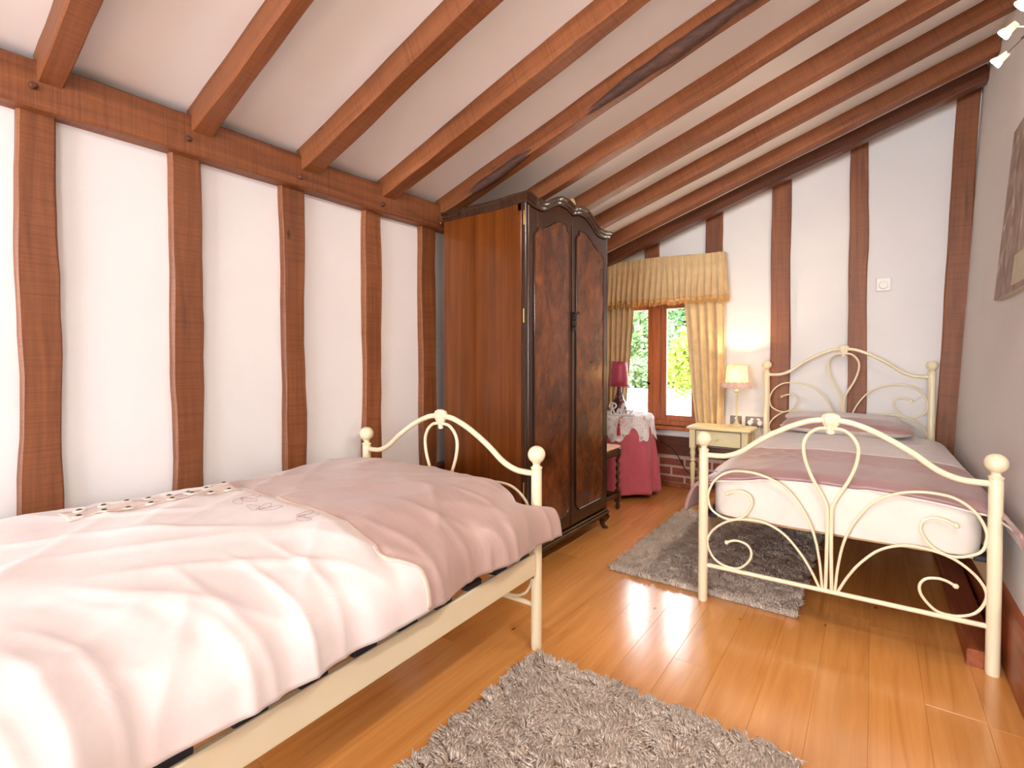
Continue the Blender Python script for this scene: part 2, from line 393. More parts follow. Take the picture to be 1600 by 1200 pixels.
# oak boards
PW = 0.1475
fixed = {-7: 2.02, -2: 2.065, 1: 2.067, 2: 2.048}
cache = {}
def plank_mesh(Lq, wq):
    key = (round(Lq, 3), round(wq, 4))
    if key in cache: return cache[key]
    g = 0.0006; d = 0.00018
    x0, x1, y0, y1 = d, wq-d, d, Lq-d
    vs = [(x0, y0, -.016), (x1, y0, -.016), (x1, y1, -.016), (x0, y1, -.016), (x0, y0, -g), (x1, y0, -g), (x1, y1, -g), (x0, y1, -g),
          (x0+g, y0+g, 0), (x1-g, y0+g, 0), (x1-g, y1-g, 0), (x0+g, y1-g, 0)]
    fs = [(3, 2, 1, 0)] + [(i, (i+1) % 4, 4+(i+1) % 4, 4+i) for i in range(4)] + [(4+i, 4+(i+1) % 4, 8+(i+1) % 4, 8+i) for i in range(4)] + [(8, 9, 10, 11)]
    me = bpy.data.meshes.new('plank'); me.from_pydata(vs, [], fs); ul = me.uv_layers.new(name='UVMap')
    for lp in me.loops: v = vs[lp.vertex_index]; ul.data[lp.index].uv = (v[1], v[0])
    me.materials.append(M['oak']); cache[key] = me; return me
lens = [0.75, 1.05, 1.35, 1.6]
for k in range(-14, 3):
    x0 = -0.003 + PW*k; wq = PW
    if x0 > 0.40: continue
    if x0+wq > 0.42: wq = 0.42-x0
    if x0 < -2.1: wq -= (-2.1-x0); x0 = -2.1
    y = YB
    cuts = [YB]; tgt = fixed.get(k)
    if tgt is not None:
        a = tgt
        while a > YB+.3: cuts.append(a); a -= rnd.choice(lens[1:3])
        a = tgt+rnd.choice(lens[1:])
        while a < YE-.3: cuts.append(a); a += rnd.choice(lens)
    else:
        a = YB+rnd.choice([.4, .6, .9, 1.2, .25])
        while a < YE-.2: cuts.append(a); a += rnd.choice(lens)
    cuts = sorted(set(cuts)) + [YE]
    for a, b_ in zip(cuts[:-1], cuts[1:]):
        o = bpy.data.objects.new('plank', plank_mesh(b_-a, wq)); col.objects.link(o); o.location = (x0, a, 0); o.parent = floor
# left wall
wl = struct(MB().box(-2.3, -2.105, YB-.15, YE+.15, 0, 2.02).build('wall_left', 'plaster', smooth=False))
timber('sill_beam', (-2.12, YB, .40), (-2.12, YE, .40), (1, 0, 0), (0, 0, 1), .14, .20, wl, 'timber_dark', 40, .004, 3)
plate = timber('wall_plate', (-2.115, YB, 1.9265), (-2.115, YE, 1.9265), (1, 0, 0), (0, 0, 1), .17, .139, wl, 'timber', 48, .006, 5, .006)
for yy, zz in ((.395, 1.915), (.812, 1.907), (1.25, 1.898), (1.70, 1.893), (2.12, 1.893)):
    MB().lathe([(.011, -2.05), (.011, -2.024), (.007, -2.018)], (0, yy, zz), 10, 'x').build('peg', 'timber_dark', plate)
studs = [(-3.08, .1), (-2.65, .1), (-2.22, .1), (-1.79, .1), (-1.36, .1), (-.93, .1), (-.5, .1), (-.07, .1), (.41, .10), (.822, .10), (1.247, .105), (1.677, .105), (2.07, .12), (2.5, .1), (2.93, .1), (3.36, .1), (3.8, .1), (4.22, .1)]
for i, (yc, wd) in enumerate(studs):
    timber('timber_stud', (-2.115, yc, .49), (-2.115, yc, 1.87), (0, 1, 0), (-1, 0, 0), wd, .085, wl, 'timber', 22, .009, 20+i, .006)
# ceiling with rafters
cl = MB(); xa, xb = -2.3, 0.62
cl.prism([(xa, CZ(xa)), (xb, CZ(xb)), (xb, CZ(xb)+.12), (xa, CZ(xa)+.12)], YB-.15, YE+.15, 'y')
ceiling = struct(cl.build('ceiling', 'ceil', smooth=False))
sd = Vector((1, 0, .334)).normalized(); nd = Vector((-.334, 0, 1)).normalized()
raft = [(-3.47, -3.39), (-3.03, -2.96), (-2.6, -2.53), (-2.17, -2.09), (-1.74, -1.67), (-1.31, -1.24), (-.89, -.82), (-.46, -.385), (-.03, .045), (.402, .467), (.825, .89), (1.258, 1.345), (1.70, 1.787), (2.12, 2.20), (2.545, 2.61), (2.945, 3.03), (3.35, 3.425), (3.80, 3.885), (4.155, 4.24)]
for i, (ya, yb) in enumerate(raft):
    xe = 0.52 if i < 18 else 0.528
    top = .02; vis = .098
    mid = lambda x: Vector((x, (ya+yb)/2, CZ(x))) - nd*((vis*.949)/2 - top/2)
    r = timber('rafter', mid(-2.07), mid(xe), (0, 1, 0), nd, yb-ya, vis*.949+top, ceiling, 'timber' if i < 18 else 'timber_dark', 40, .006, 50+i, .0045)
    if i == 13:
        for xs, xf, rr in ((-1.95, -1.38, .026), (-1.2, -.2, .03)):
            pts = []; rad = []
            for k in range(25):
                t = k/24; x = xs+(xf-xs)*t
                c = Vector((x, ya+.012+.008*nz(x*6), CZ(x))) - nd*(vis*.949-.014+.006*nz(x*5, 3))
                pts.append(c); rad.append(max(.002, rr*(sin(pi*t)**.6)*(1+.25*nz(x*9, 7))))
            MB().tube(pts, rad, 10).build('bark_patch', 'bark', r)
# right wall (leaning slightly outwards)
RY0, RY1, RZ0, RZ1 = -2.38, -1.06, .82, 2.08
wr = MB()
for ya, yb, z0, z1 in ((YB-.15, RY0, 0, 2.98), (RY1, YE+.15, 0, 2.98), (RY0, RY1, 0, RZ0), (RY0, RY1, RZ1, 2.98)):
    wr.prism([(xr(z0), z0), (xr(z1), z1), (.72, z1), (.72, z0)], ya, yb, 'y')
wall_right = struct(wr.build('wall_right', 'plaster', smooth=False))
w3 = MB()
for (ya, yb, z0, z1) in ((RY0, RY1, RZ0, RZ0+.05), (RY0, RY1, RZ1-.05, RZ1), (RY0, RY0+.05, RZ0+.05, RZ1-.05), (RY1-.05, RY1, RZ0+.05, RZ1-.05), (-1.745, -1.695, RZ0+.05, RZ1-.05)):
    w3.box(.60, .66, ya, yb, z0, z1, .004)
w3 = struct(w3.build('window_3', 'window_wood', smooth=False))  # unseen window behind the camera, built to light the room
for ya, yb in ((RY0+.05, -1.745), (-1.695, RY1-.05)): MB().box(.628, .632, ya, yb, RZ0+.05, RZ1-.05).build('pane', 'glass', w3, smooth=False)
struct(MB().prism([(.385, 0), (.385, .225), (.392, .24), (.42, .245), (.42, 0)], YB, YE, 'y').build('baseboard_right', 'skirting', smooth=False, bevel=.003))
struct(timber('trim_1', (.328, 2.425, .031), (.328, 4.30, .031), (1, 0, 0), (0, 0, 1), .088, .062, None, 'skirting', 14, .001, 9, .004))
# end wall with window opening
WX0, WX1, WZ0, WZ1 = -1.99, -1.19, .53, 1.66
we = MB(); 
we.box(-2.1, WX0, YE, YE+.15, 0, 3.0); we.box(WX1, .60, YE, YE+.15, 0, 3.0)
we.box(WX0, WX1, YE, YE+.15, 0, WZ0); we.box(WX0, WX1, YE, YE+.15, WZ1, 3.0)
wall_end = struct(we.build('wall_end', 'plaster', smooth=False))
timber('sill_beam', (-2.1, 4.385, .366), (.43, 4.385, .366), (0, 1, 0), (0, 0, 1), .07, .158, wall_end, 'timber_dark', 24, .003, 80, .006)
MB().box(-2.1, .42, 4.383, 4.41, 0, .288).build('mortar_bed', 'mortar', wall_end, smooth=False)
bm_ = {}
for c, (z0, z1) in enumerate(((.048, .092), (.112, .172), (.194, .250))):
    x = -2.1 + (0 if c % 2 else -.112); 
    while x < .42:
        a, b_ = max(x, -2.098), min(x+.206, .418)
        if b_-a > .03:
            MB().box(a, b_, 4.374+rnd.uniform(-.0015, .0015), 4.40, z0, z1, .003).build('brick', 'brick', wall_end, smooth=False)
        x += .226
struct(MB().box(-2.1, .38, 4.365, 4.383, 0, .043, .003).build('baseboard_end', 'skirting', smooth=False))
es = [(-1.617, .127, 1.64), (-1.09, .128, .43), (-.5947, .1325, .43), (-.102, .112, .43)]
for i, (xc, wd, z0) in enumerate(es):
    timber('timber_stud', (xc, 4.395, z0), (xc, 4.395, CZ(xc)+.01), (1, 0, 0), (0, 1, 0), wd, .055, wall_end, 'timber', 20, .006, 90+i, .006)
timber('timber_stud', (.388, 4.39, .43), (.475, 4.39, CZ(.46)+.01), (1, 0, 0), (0, 1, 0), .112, .065, wall_end, 'timber', 20, .004, 99, .006)
# back wall behind the photographer with a wide window, unseen, built to let light in
BX0, BX1, BZ0, BZ1 = -1.95, .25, .40, 2.2
wb = MB()
wb.box(-2.1, BX0, YB-.15, YB, 0, 3.0); wb.box(BX1, .60, YB-.15, YB, 0, 3.0); wb.box(BX0, BX1, YB-.15, YB, 0, BZ0); wb.box(BX0, BX1, YB-.15, YB, BZ1, 3.0)
struct(wb.build('wall_back', 'plaster', smooth=False))
def window(name, x0, x1, z0, z1, yf, outy, mull, hinge=True):
    b = MB(); d = .06
    o = MB()
    for (a, b2, c, e) in ((x0, x1, z0, z0+.045), (x0, x1, z1-.045, z1), (x0, x0+.04, z0+.045, z1-.045), (x1-.04, x1, z0+.045, z1-.045)):
        o.box(a, b2, yf, yf+d, c, e, .004)
    win = struct(o.build(name, 'window_wood', smooth=False))
    ms = [x0] + list(mull) + [x1]
    for m in mull: MB().box(m-.034, m+.034, yf-.004, yf+d, z0+.045, z1-.045, .005).build('mullion', 'window_wood', win, smooth=False)
    for i in range(len(ms)-1):
        a = ms[i]+(.04 if i == 0 else .034)+.002; c = ms[i+1]-(.04 if i == len(ms)-2 else .034)-.002
        s = MB(); q0, q1 = z0+.047, z1-.047; t = .05
        s.box(a, a+t, yf+.008, yf+.046, q0, q1, .004); s.box(c-t, c, yf+.008, yf+.046, q0, q1, .004)
        s.box(a+t, c-t, yf+.008, yf+.046, q0, q0+t-.006, .004); s.box(a+t, c-t, yf+.008, yf+.046, q1-t, q1, .004)
        so = s.build('sash', 'window_wood', win, smooth=False)
        MB().box(a+t-.006, c-t+.006, yf+.026, yf+.030, q0+t-.012, q1-t+.006).build('pane', 'glass', so, smooth=False)
    return win
w1 = window('window_1', WX0, WX1, WZ0, WZ1, 4.43, 1, [-1.588])
MB().lathe([(.012, 0), (.012, .01), (.008, .02)], (-1.652, 4.405, .90), 10, 'y').build('latch', 'darkmetal', w1)
MB().box(-2.03, -1.15, 4.345, 4.47, .500, .530, .006).build('window_sill', 'window_wood', w1, smooth=False)
window('window_2', BX0, BX1, BZ0, BZ1, YB-.11, 1, [-1.18, -.52])
# ------------------------------------------------------------------ garden outside the end window
struct(MB().box(-60, 40, 4.6, 90, -.25, -.06).build('ground', 'gravel', smooth=False))
def leaves(b_, tints, c, r, n, size, rr, shape='ball'):
    for _ in range(n):
        while True:
            p = Vector((rr.uniform(-1, 1), rr.uniform(-1, 1), rr.uniform(-1, 1)))
            if .35 < p.length < 1: break
        if shape == 'cone': h = (p.z+1)/2; k = (1-h*.93); p = Vector((p.x*k, p.y*k, p.z))
        q = Vector((c[0]+p.x*r[0], c[1]+p.y*r[1], c[2]+p.z*r[2]))
        d1 = Vector((rr.gauss(0, 1), rr.gauss(0, 1), rr.gauss(0, .6))).normalized(); d2 = d1.orthogonal().normalized()
        s = size*rr.uniform(.6, 1.3); m = q+d1*s*.5
        b_.add([q, m+d2*s*.32, q+d1*s, m-d2*s*.32], [(0, 1, 2, 3)]); tints += [rr.random()]*4
def tree(name, label, x, y, h, rx, mat, n, size, seed, shape='ball', group=None, trunk=True, z0=-.06):
    rr = random.Random(seed); t = thing(name, label, 'tree' if 'bush' not in name else 'bush', (x, y, z0), group)
    b_ = MB(); ti = []
    if shape == 'cone': leaves(b_, ti, (x, y, z0+h*.53), (rx, rx, h*.47), n, size, rr, 'cone')
    else:
        for k in range(9):
            a = rr.uniform(0, 2*pi); d = rx*.55*sqrt(rr.random()); hh = z0+h*rr.uniform(.3 if trunk else .2, .8)
            leaves(b_, ti, (x+d*cos(a), y+d*sin(a), hh), (rx*.55, rx*.55, h*.24), n//9, size, rr)
    o = b_.build('foliage', mat, t, smooth=False, fix=False); o['kind'] = 'stuff'
    at = o.data.attributes.new('tint', 'FLOAT', 'POINT'); at.data.foreach_set('value', ti)
    MB().tube([(x, y, z0), (x+.05, y, z0+h*.3), (x, y+.05, z0+h*.65)], [h*.03, h*.022, h*.008], 8).build('trunk', 'trunk', t)
G = 'trees at the far side of the drive'
def gpos(px, D): # direction of a photo column, then a distance on the ground
    a = radians(35.73) - math.atan((px-800)/787.0); return (-sin(a)*D, cos(a)*D)
for i, (px, D, h, rx, shape, mat, lab) in enumerate((
        (983, 25, 6.0, 1.3, 'cone', 'leaf_dark', 'slim conifer beyond the drive, seen in the left window pane'),
        (1008, 35, 8.5, 2.4, 'ball', 'leaf_dark', 'broad green tree behind the conifer in the left pane'),
        (1062, 44, 10.0, 3.4, 'ball', 'leaf_dark', 'tall green tree filling the top of the right pane'),
        (945, 30, 7.0, 1.8, 'ball', 'leaf_dark', 'broad green tree mostly hidden by the left curtain'),
        (1116, 31, 7.0, 2.4, 'ball', 'leaf_dark', 'green tree mostly hidden by the right curtain'),
        (985, 62, 13.0, 4.0, 'ball', 'leaf_dark', 'farthest tree behind the others in the left pane'),
        (1035, 80, 16.0, 5.0, 'ball', 'leaf_dark', 'farthest tree behind the window mullion'))):
    x, y = gpos(px, D); tree('garden_tree', lab, x, y, h, rx, M[mat], 7000, .42, 300+i, shape, G)
x, y = gpos(1086, 13.5); tree('garden_bush', 'bright yellow-green bush in the right window pane', x, y, 2.3, 1.0, M['leaf_light'], 4500, .13, 350, trunk=False)
hx_, hy_ = gpos(1030, 22.5)
hg = thing('hedge', 'low green hedge along the far side of the drive', 'hedge', (hx_, hy_, -.06)); hb = MB(); ht = []; hr = random.Random(77)
for k in range(26):
    x, y = gpos(930+k*8.5, 22.5+.3*sin(k)); leaves(hb, ht, (x, y, .55+.2*nz(k*.7)), (.55, .5, .62+.25*nz(k*.9, 3)), 420, .2, hr)
ho = hb.build('foliage', 'leaf_dark', hg, smooth=False, fix=False); ho['kind'] = 'stuff'
ho.data.attributes.new('tint', 'FLOAT', 'POINT').data.foreach_set('value', ht)

# ------------------------------------------------------------------ beds
def bed(name, label, loc, rotz):
    """local: x across (centred), y from footboard to headboard"""
    t = thing(name, label, 'bed', (0, 0, 0), 'matching cream metal single beds')
    HW = .4895; L = 1.905
    def end(y, dz, base, who):
        root = MB().tube([(-HW, y, base), (HW, y, base)], .0095, 10).build(who, 'cream', t)
        for s in (-1, 1):
            p = MB().tube([(s*HW, y, 0), (s*HW, y, .012), (s*HW, y, .685+dz), (s*HW, y, .692+dz)], [.019, .0205, .0205, .019], 16).build('post', 'cream', t)
            MB().lathe([(.019, .690), (.022, .692), (.022, .697), (.0145, .702), (.013, .708), (.017, .714), (.012, .717)] + [(.0335*sin(a), .745-.0335*cos(a)) for a in [radians(25+k*15.4) for k in range(10)]] + [(.001, .776)],
                       (s*HW, y, dz), 20).build('finial', 'cream', p)
            S = lambda pts: [(s*(HW-u), y, z+dz) for u, z in pts]
            top = cr(S([(0, .672), (.05, .672), (.1, .677), (.16, .703), (.235, .76), (.33, .818), (.41, .852), (.465, .862), (.4895, .862)]), 6)
            MB().tube(top, .0115, 10).build('top_rail', 'cream', t)
            loop = cr(S([(.4895-.006, .826), (.470, .829), (.440, .822), (.411, .795), (.396, .753), (.403, .691), (.428, .622), (.459, .562), (.477, .52), (.482, .48), (.482, .35), (.479, base-dz)]), 6)
            MB().tube(loop, .0068, 8).build('loop', 'cream', t)
            up = [(.468, base-dz), (.457, .285), (.433, .4), (.383, .503), (.325, .569), (.247, .606), (.166, .615), (.101, .602), (.049, .56), (.023, .504), (.022, .463), (.037, .424), (.084, .397), (.131, .395), (.177, .424), (.202, .472), (.195, .507), (.167, .524), (.135, .521), (.102, .506)]
            lo = [(.461, base-dz), (.426, .241), (.385, .306), (.327, .369), (.258, .402), (.186, .405), (.113, .387), (.055, .345), (.023, .297), (.021, .255), (.047, .205), (.095, .18), (.152, .182), (.193, .223), (.203, .262), (.187, .292), (.155, .303), (.127, .300), (.101, .287)]
            for q in (up, lo):
                sc = MB().tube(cr(S(q), 5), .0052, 8).build('scroll', 'cream', t)
                e = S(q)[-1]; MB().sphere(e, .0095).build('scroll_tip', 'cream', sc)
        # shell ornament at the crown, both faces ribbed
        sh = MB(); rings = []
        n = 28
        for zz, rr in ((.806, .010), (.812, .014), (.818, .011), (.826, .013), (.845, .026), (.866, .033), (.882, .028), (.890, .014)):
            rings.append([(rr*(1+.10*cos(9*2*pi*k/n))*cos(2*pi*k/n), y+.62*rr*(1+.10*cos(9*2*pi*k/n))*sin(2*pi*k/n), zz+dz) for k in range(n)])
        sh.rings(rings); sh.build('shell_ornament', 'cream', t, angle=60)
    end(0, 0, .167, 'bottom_rail')
    end(L, .325, .492, 'head_rail')
    for s in (-1, 1):
        MB().box(s*HW-.012, s*HW+.012, .02, L-.02, .293, .377, .004).build('side_rail', 'cream', t, smooth=False)
        MB().lathe([(.006, -.006), (.006, .006)], (s*(HW), .028, .287), 8).build('bolt', 'chrome', t)
    for k in range(13):
        yy = .09+k*(L-.18)/12
        MB().box(-HW+.02, HW-.02, yy-.03, yy+.03, .378, .388, .002).build('slat', 'slatwood', t, smooth=False)
        for s in (-1, 1): MB().box(s*(HW-.022)-.025, s*(HW-.022)+.025, yy-.036, yy+.036, .374, .395, .003).build('slat_holder', 'blackplastic', t, smooth=False)
    t.location = loc; t.rotation_euler = (0, 0, rotz)
    return t
bed('single_bed', 'cream metal single bed at left with pearl and pink duvet', (-1.5285, 1.594, 0), pi+radians(1.2))
bed('single_bed', 'cream metal single bed against the right wall with lilac bedding', (-.1405, 2.392, 0), radians(1.2))
def mattress(label, x0, x1, y0, y1, z0, z1, skew):
    b_ = MB(); n = 48; rings = []
    cx, cy = (x0+x1)/2, (y0+y1)/2; hx, hy = (x1-x0)/2, (y1-y0)/2
    prof = [(0, .965), (.12, .985), (.3, 1.0), (.5, .998), (.72, 1.0), (.88, .985), (1, .955)]
    for h, k in prof:
        ring = []
        for i in range(n*2):
            a = 2*pi*i/(n*2); ca, sa = cos(a), sin(a); e = .14
            px = hx*math.copysign(abs(ca)**e, ca); py = hy*math.copysign(abs(sa)**e, sa)
            ins = (1-k)*.6
            px -= math.copysign(ins*hx*.35, px); py -= math.copysign(ins*hx*.35, py)
            f = .003*nz(px*9, py*9, h*4)
            ring.append((cx+px+f+skew*(cy+py), cy+py+f, z0+(z1-z0)*h+.003*nz(px*6, py*6, 3)))
        rings.append(ring)
    b_.rings(rings); o = b_.build('mattress', 'cotton', angle=60); return tag(o, label, 'mattress')
mattress('white mattress under the pearl and pink duvet', -2.0, -1.055, -.27, 1.55, .396, .548, -.02*0)
mattress('white sheeted mattress of the bed by the right wall', -.618, .336, 2.418, 4.25, .396, .585, -.0209*0)

def duvet_grid(nu, nv, S): return [[S(i/nu, j/nv) for j in range(nv+1)] for i in range(nu+1)]
def arcpoly(pts):
    P = [Vector((p[0], p[1], 0)) for p in pts]; P = cr(P, 10); acc = [0]
    for a, b_ in zip(P[:-1], P[1:]): acc.append(acc[-1]+(b_-a).length)
    return P, acc
def sample(P, acc, t):
    d = t*acc[-1]; lo = 0
    for i in range(len(acc)-1):
        if acc[i+1] >= d: lo = i; break
    f = (d-acc[lo])/max(1e-9, acc[lo+1]-acc[lo]); return P[lo].lerp(P[lo+1], min(1, f))
def crease(x, y, ang, fx, fy, seed):
    u = x*cos(ang)+y*sin(ang); v = -x*sin(ang)+y*cos(ang)
    n_ = nz(u*fx+seed, v*fy+seed*1.3, seed); return max(0, 1-abs(n_)*3.2)**2
# left duvet -------------------------------------------------------------
PL, AL = arcpoly([(-2.035, .52), (-2.03, .60), (-1.985, .64), (-1.88, .656), (-1.65, .660), (-1.40, .657), (-1.24, .645), (-1.12, .613), (-1.03, .568), (-.985, .505), (-.972, .425)])
def SL(a, t):
    p = sample(PL, AL, a); x, z = p.x, p.y
    out = sm(-1.10, -.99, x)
    yend = 1.562 + .12*sm(.5, 1.0, a)*out*out - .02*sm(-1.10, -1.06, x)*(1-sm(-1.03, -1.0, x))
    y = -.30 + (yend+.30)*t
    drop = sm(1.40, 1.575, y)*(1-out); z -= .008*drop
    end = max(0, t-.975)/.025; z -= .10*end**2*(1-out); z += .014*sm(-1.32, -1.2, x)*(1-sm(-1.12, -1.06, x))*sm(1.2, 1.5, y)
    hem = sm(-1.1, -.97, x)
    z += hem*(-.006*sin(y*3.1+.6) + .006*nz(y*2.0, 9.1))
    flat = 1-hem
    d = .010*nz(x*3.1, y*2.6, .3) + .008*(crease(x, y, .9, 1.6, 6.0, 3.1)-.3)*flat + .006*(crease(x, y, 2.3, 1.4, 5.0, 8.7)-.3)
    sd_ = sm(-1.35, -1.0, x); d += .011*hem*sin(y*15+2.5*nz(y*3, x*2))*(.5+.6*nz(y*2.3, 5.5)) + .010*sd_*nz(y*9, x*2.5) + .008*sd_*(crease(x, y, .35, 2.0, 9.0, 1.9)-.25)
    puff = .008*sin(pi*max(0, min(1, (y-.88)/.68)))*flat if y > .88 else .006*flat
    edge = sm(.88, .885, y)
    crown = -.010*exp(-((y-.875)/.02)**2)
    z += (d+puff+crown)*(1-.85*hem)*(1-.6*sm(.95, 1.0, t)); x += d*1.3*hem + .012*hem*nz(y*2.0, 2.2)
    return (x, y, z)
NU, NV = 120, 230
gL = duvet_grid(NU, NV, SL)
def seam_y(a):
    p = sample(PL, AL, a); return .885 + .018*nz(p.x*2, 4) - .03*sm(-1.15, -.97, p.x)
dv = thing('duvet', 'pearl white satin duvet with dusky pink foot panel on the left bed', 'duvet', (-1.5, .6, .4))
seam = [seam_y(i/NU) for i in range(NU+1)]
# snap the grid row nearest to the seam on to it, then split there
split = []
for i in range(NU+1):
    j = min(range(NV+1), key=lambda j: abs(gL[i][j][1]-seam[i])); split.append(j)
js = sorted(split)[NU//2]
def panel(name, mat, j0, j1, G_, parent, solid=.022):
    b_ = MB(); vs = []; fs = []; n = j1-j0+1
    for i in range(len(G_)):
        for j in range(j0, j1+1): vs.append(G_[i][j])
    for i in range(len(G_)-1):
        for j in range(n-1): a = i*n+j; fs.append((a, a+1, a+n+1, a+n))
    b_.add(vs, fs)
    o = b_.build(name, mat, parent, angle=80, solid=0)
    up = sum(p.normal.z*p.area for p in o.data.polygons)
    if up < 0: o.data.flip_normals()
    s_ = o.modifiers.new('thickness', 'SOLIDIFY'); s_.thickness = solid; s_.offset = -1
    return o
panel('white_panel', 'duvet_white', 0, js, gL, dv); panel('foot_panel', 'duvet_pink', js, NV, gL, dv)
def strip(name, mat, G_, jc, parent, w=.012, lift=.003, i0=2, i1=None):
    b_ = MB(); vs = []; fs = []
    i1 = i1 or len(G_)-1; rows = []
    for i in range(i0, i1):
        p = Vector(G_[i][jc]); q = Vector(G_[i][jc+1]); a = Vector(G_[i-1][jc]); c = Vector(G_[min(i+1, len(G_)-1)][jc])
        du = (c-a).normalized(); dvv = (q-p).normalized(); nn = du.cross(dvv).normalized()
        if nn.z < 0 and nn.x < .1: nn = -nn
        if nn.x < -.5: nn = -nn
        rows.append((p-dvv*w/2+nn*lift*.3, p-dvv*w*.3+nn*lift, p+dvv*w*.3+nn*lift, p+dvv*w/2+nn*lift*.3))
    for r_ in rows: vs += r_
    for i in range(len(rows)-1):
        for k in range(3): a = i*4+k; fs.append((a, a+1, a+5, a+4))
    b_.add(vs, fs); return b_.build(name, mat, parent, angle=80, solid=.002)
strip('ribbon_trim', 'ribbon', gL, js, dv, .018, .004)
def zL(x, y): # top of the left duvet at (x, y)
    best = None
    lo, hi = 0, NU
    i = min(range(NU+1), key=lambda i: abs(gL[i][NV//2][0]-x)); j = min(range(NV+1), key=lambda j: abs(gL[i][j][1]-y)); return gL[i][j][2]
bb = MB(); vs = []; fs = []
rowsn = 40
for k in range(rowsn+1):
    y = .40+.46*k/rowsn
    for q in range(5):
        x = -1.875+.026*q; vs.append((x, y, zL(x, y)+.004))
for k in range(rowsn):
    for q in range(4): a = k*5+q; fs.append((a, a+1, a+6, a+5))
bb.add(vs, fs); bb.build('embroidered_band', 'ribbon', dv, angle=80, solid=.003)
for k in range(8):
    for q in range(2):
        x = (-1.863, -1.783)[q]; y = .425+.057*k+(.0 if q else .02)
        MB().sphere((x, y, zL(x, y)+.007), .008, 10, 6, (1, 1, .6)).build('bead', 'bead', dv)
        MB().lathe([(.016, 0), (.014, .003), (.009, .004)], (x, y, zL(x, y)+.0045), 12).build('sequin_ring', 'sequin', dv)
def emb(cx, cy, s, rot):
    for k in range(3):
        a0 = rot+k*.9-.8; pts = []
        for q in range(20):
            tt = 2*pi*q/20; lx = s*(.55+.5*cos(tt)); ly = s*.22*sin(tt)*(1+.3*sin(3*tt))
            x = cx+lx*cos(a0)-ly*sin(a0); y = cy+lx*sin(a0)+ly*cos(a0); pts.append((x, y, zL(x, y)+.002))
        MB().tube(pts, .0007, 5, closed=True).build('embroidery', 'thread', dv)
for e in ((-1.62, .78, .06, .3), (-1.47, .76, .065, 2.0), (-1.33, .80, .06, .8)): emb(*e)
# right duvet -------------------------------------------------------------
PR, AR = arcpoly([(-.705, .405), (-.692, .46), (-.66, .53), (-.59, .590), (-.48, .612), (-.25, .625), (-.05, .628), (.15, .624), (.27, .612), (.335, .598), (.37, .575), (.394, .54), (.403, .50)])
def SR(a, t):
    p = sample(PR, AR, a); x, z = p.x, p.y
    lo = 1-sm(-.66, -.60, x); hi = sm(.355, .385, x)
    y0 = 2.415 - .04*lo - .20*hi - .012*sin(x*9)
    y = y0 + (4.12-y0)*t
    end = max(0, .045-t)/.045; z -= .028*end**1.5*(1-hi)*(1-lo)
    x += -.022*sm(2.4, 4.1, y) if x < .3 else -.012*sm(2.4, 4.1, y)
    d = .007*nz(x*3, y*2.7, 6.3)+.006*(crease(x, y, 1.2, 1.5, 6, 5.2)-.3) + .003*sin(x*14+3*nz(y*2, 4))*sm(2.9, 2.42, y)
    if 2.78 < y < 3.1: d += .0028*sin((y-2.78)/.08*2*pi)
    z += d*(1-.7*lo)*(1-.7*hi); x += .014*lo*sin(y*15+nz(y*4)*2)
    return (x, y, z)
NR, NQ = 90, 190
gR = duvet_grid(NR, NQ, SR)
dr = thing('duvet', 'lilac grey duvet with mauve satin foot band on the right bed', 'duvet', (-.15, 3.2, .4))
jr = min(range(NQ+1), key=lambda j: abs(gR[NR//2][j][1]-3.14))
panel('foot_band', 'duvet_mauve', 0, jr, gR, dr, .014); panel('grey_panel', 'duvet_grey', jr, NQ, gR, dr, .016)
strip('ribbon_trim', 'ribbon', gR, jr, dr, .010, .003)
def hemstrip(G_, parent, mat, j=0, w=.02): # pale lining showing below the foot hem
    b_ = MB(); rows = []
    for i in range(1, len(G_)-1):
        p = Vector(G_[i][j]); rows.append((p+Vector((0, .006, -.010)), p+Vector((0, .004, -.018))))
    vs = [q for r_ in rows for q in r_]; fs = [(2*i, 2*i+1, 2*i+3, 2*i+2) for i in range(len(rows)-1)]
    b_.add(vs, fs); return b_.build('lining', mat, parent, solid=.004)
hemstrip(gR, dr, 'cotton')
def pillow(label, cx, cy, cz, hx, hy, hz, tilt, mat, mat2):
    t = thing('pillow', label, 'pillow', (cx, cy, cz))
    def f(sgn):
        def g(u, v):
            a, b_ = 2*u-1, 2*v-1
            th = max(0, (1-abs(a)**3.2)*(1-abs(b_)**3.2))**.5
            pin = 1-.06*(abs(a)**2*abs(b_)**2)
            x = a*hx*pin*(1-.04*(1-abs(b_)**2)*0); y = b_*hy*pin
            z = sgn*hz*th*(1+.12*nz(a*2, b_*2, cx)) + .004*nz(a*7, b_*7, 3)
            return (cx+x, cy+y*cos(tilt)-z*sin(tilt), cz+y*sin(tilt)+z*cos(tilt))
        return g
    MB().grid(36, 24, f(1)).build('pillow_front', mat, t, angle=80, fix=False)
    o = MB().grid(36, 24, f(-1)).build('pillow_back', mat2, t, angle=80, fix=False); o.data.flip_normals()
pillow('mauve satin pillow with white underside at the head of the right bed', -.155, 3.99, .668, .365, .17, .046, radians(4), 'duvet_mauve', 'cotton')
pillow('pale lilac pillow behind the mauve one against the headboard', -.19, 4.20, .70, .34, .07, .03, radians(14), 'duvet_grey', 'duvet_grey')

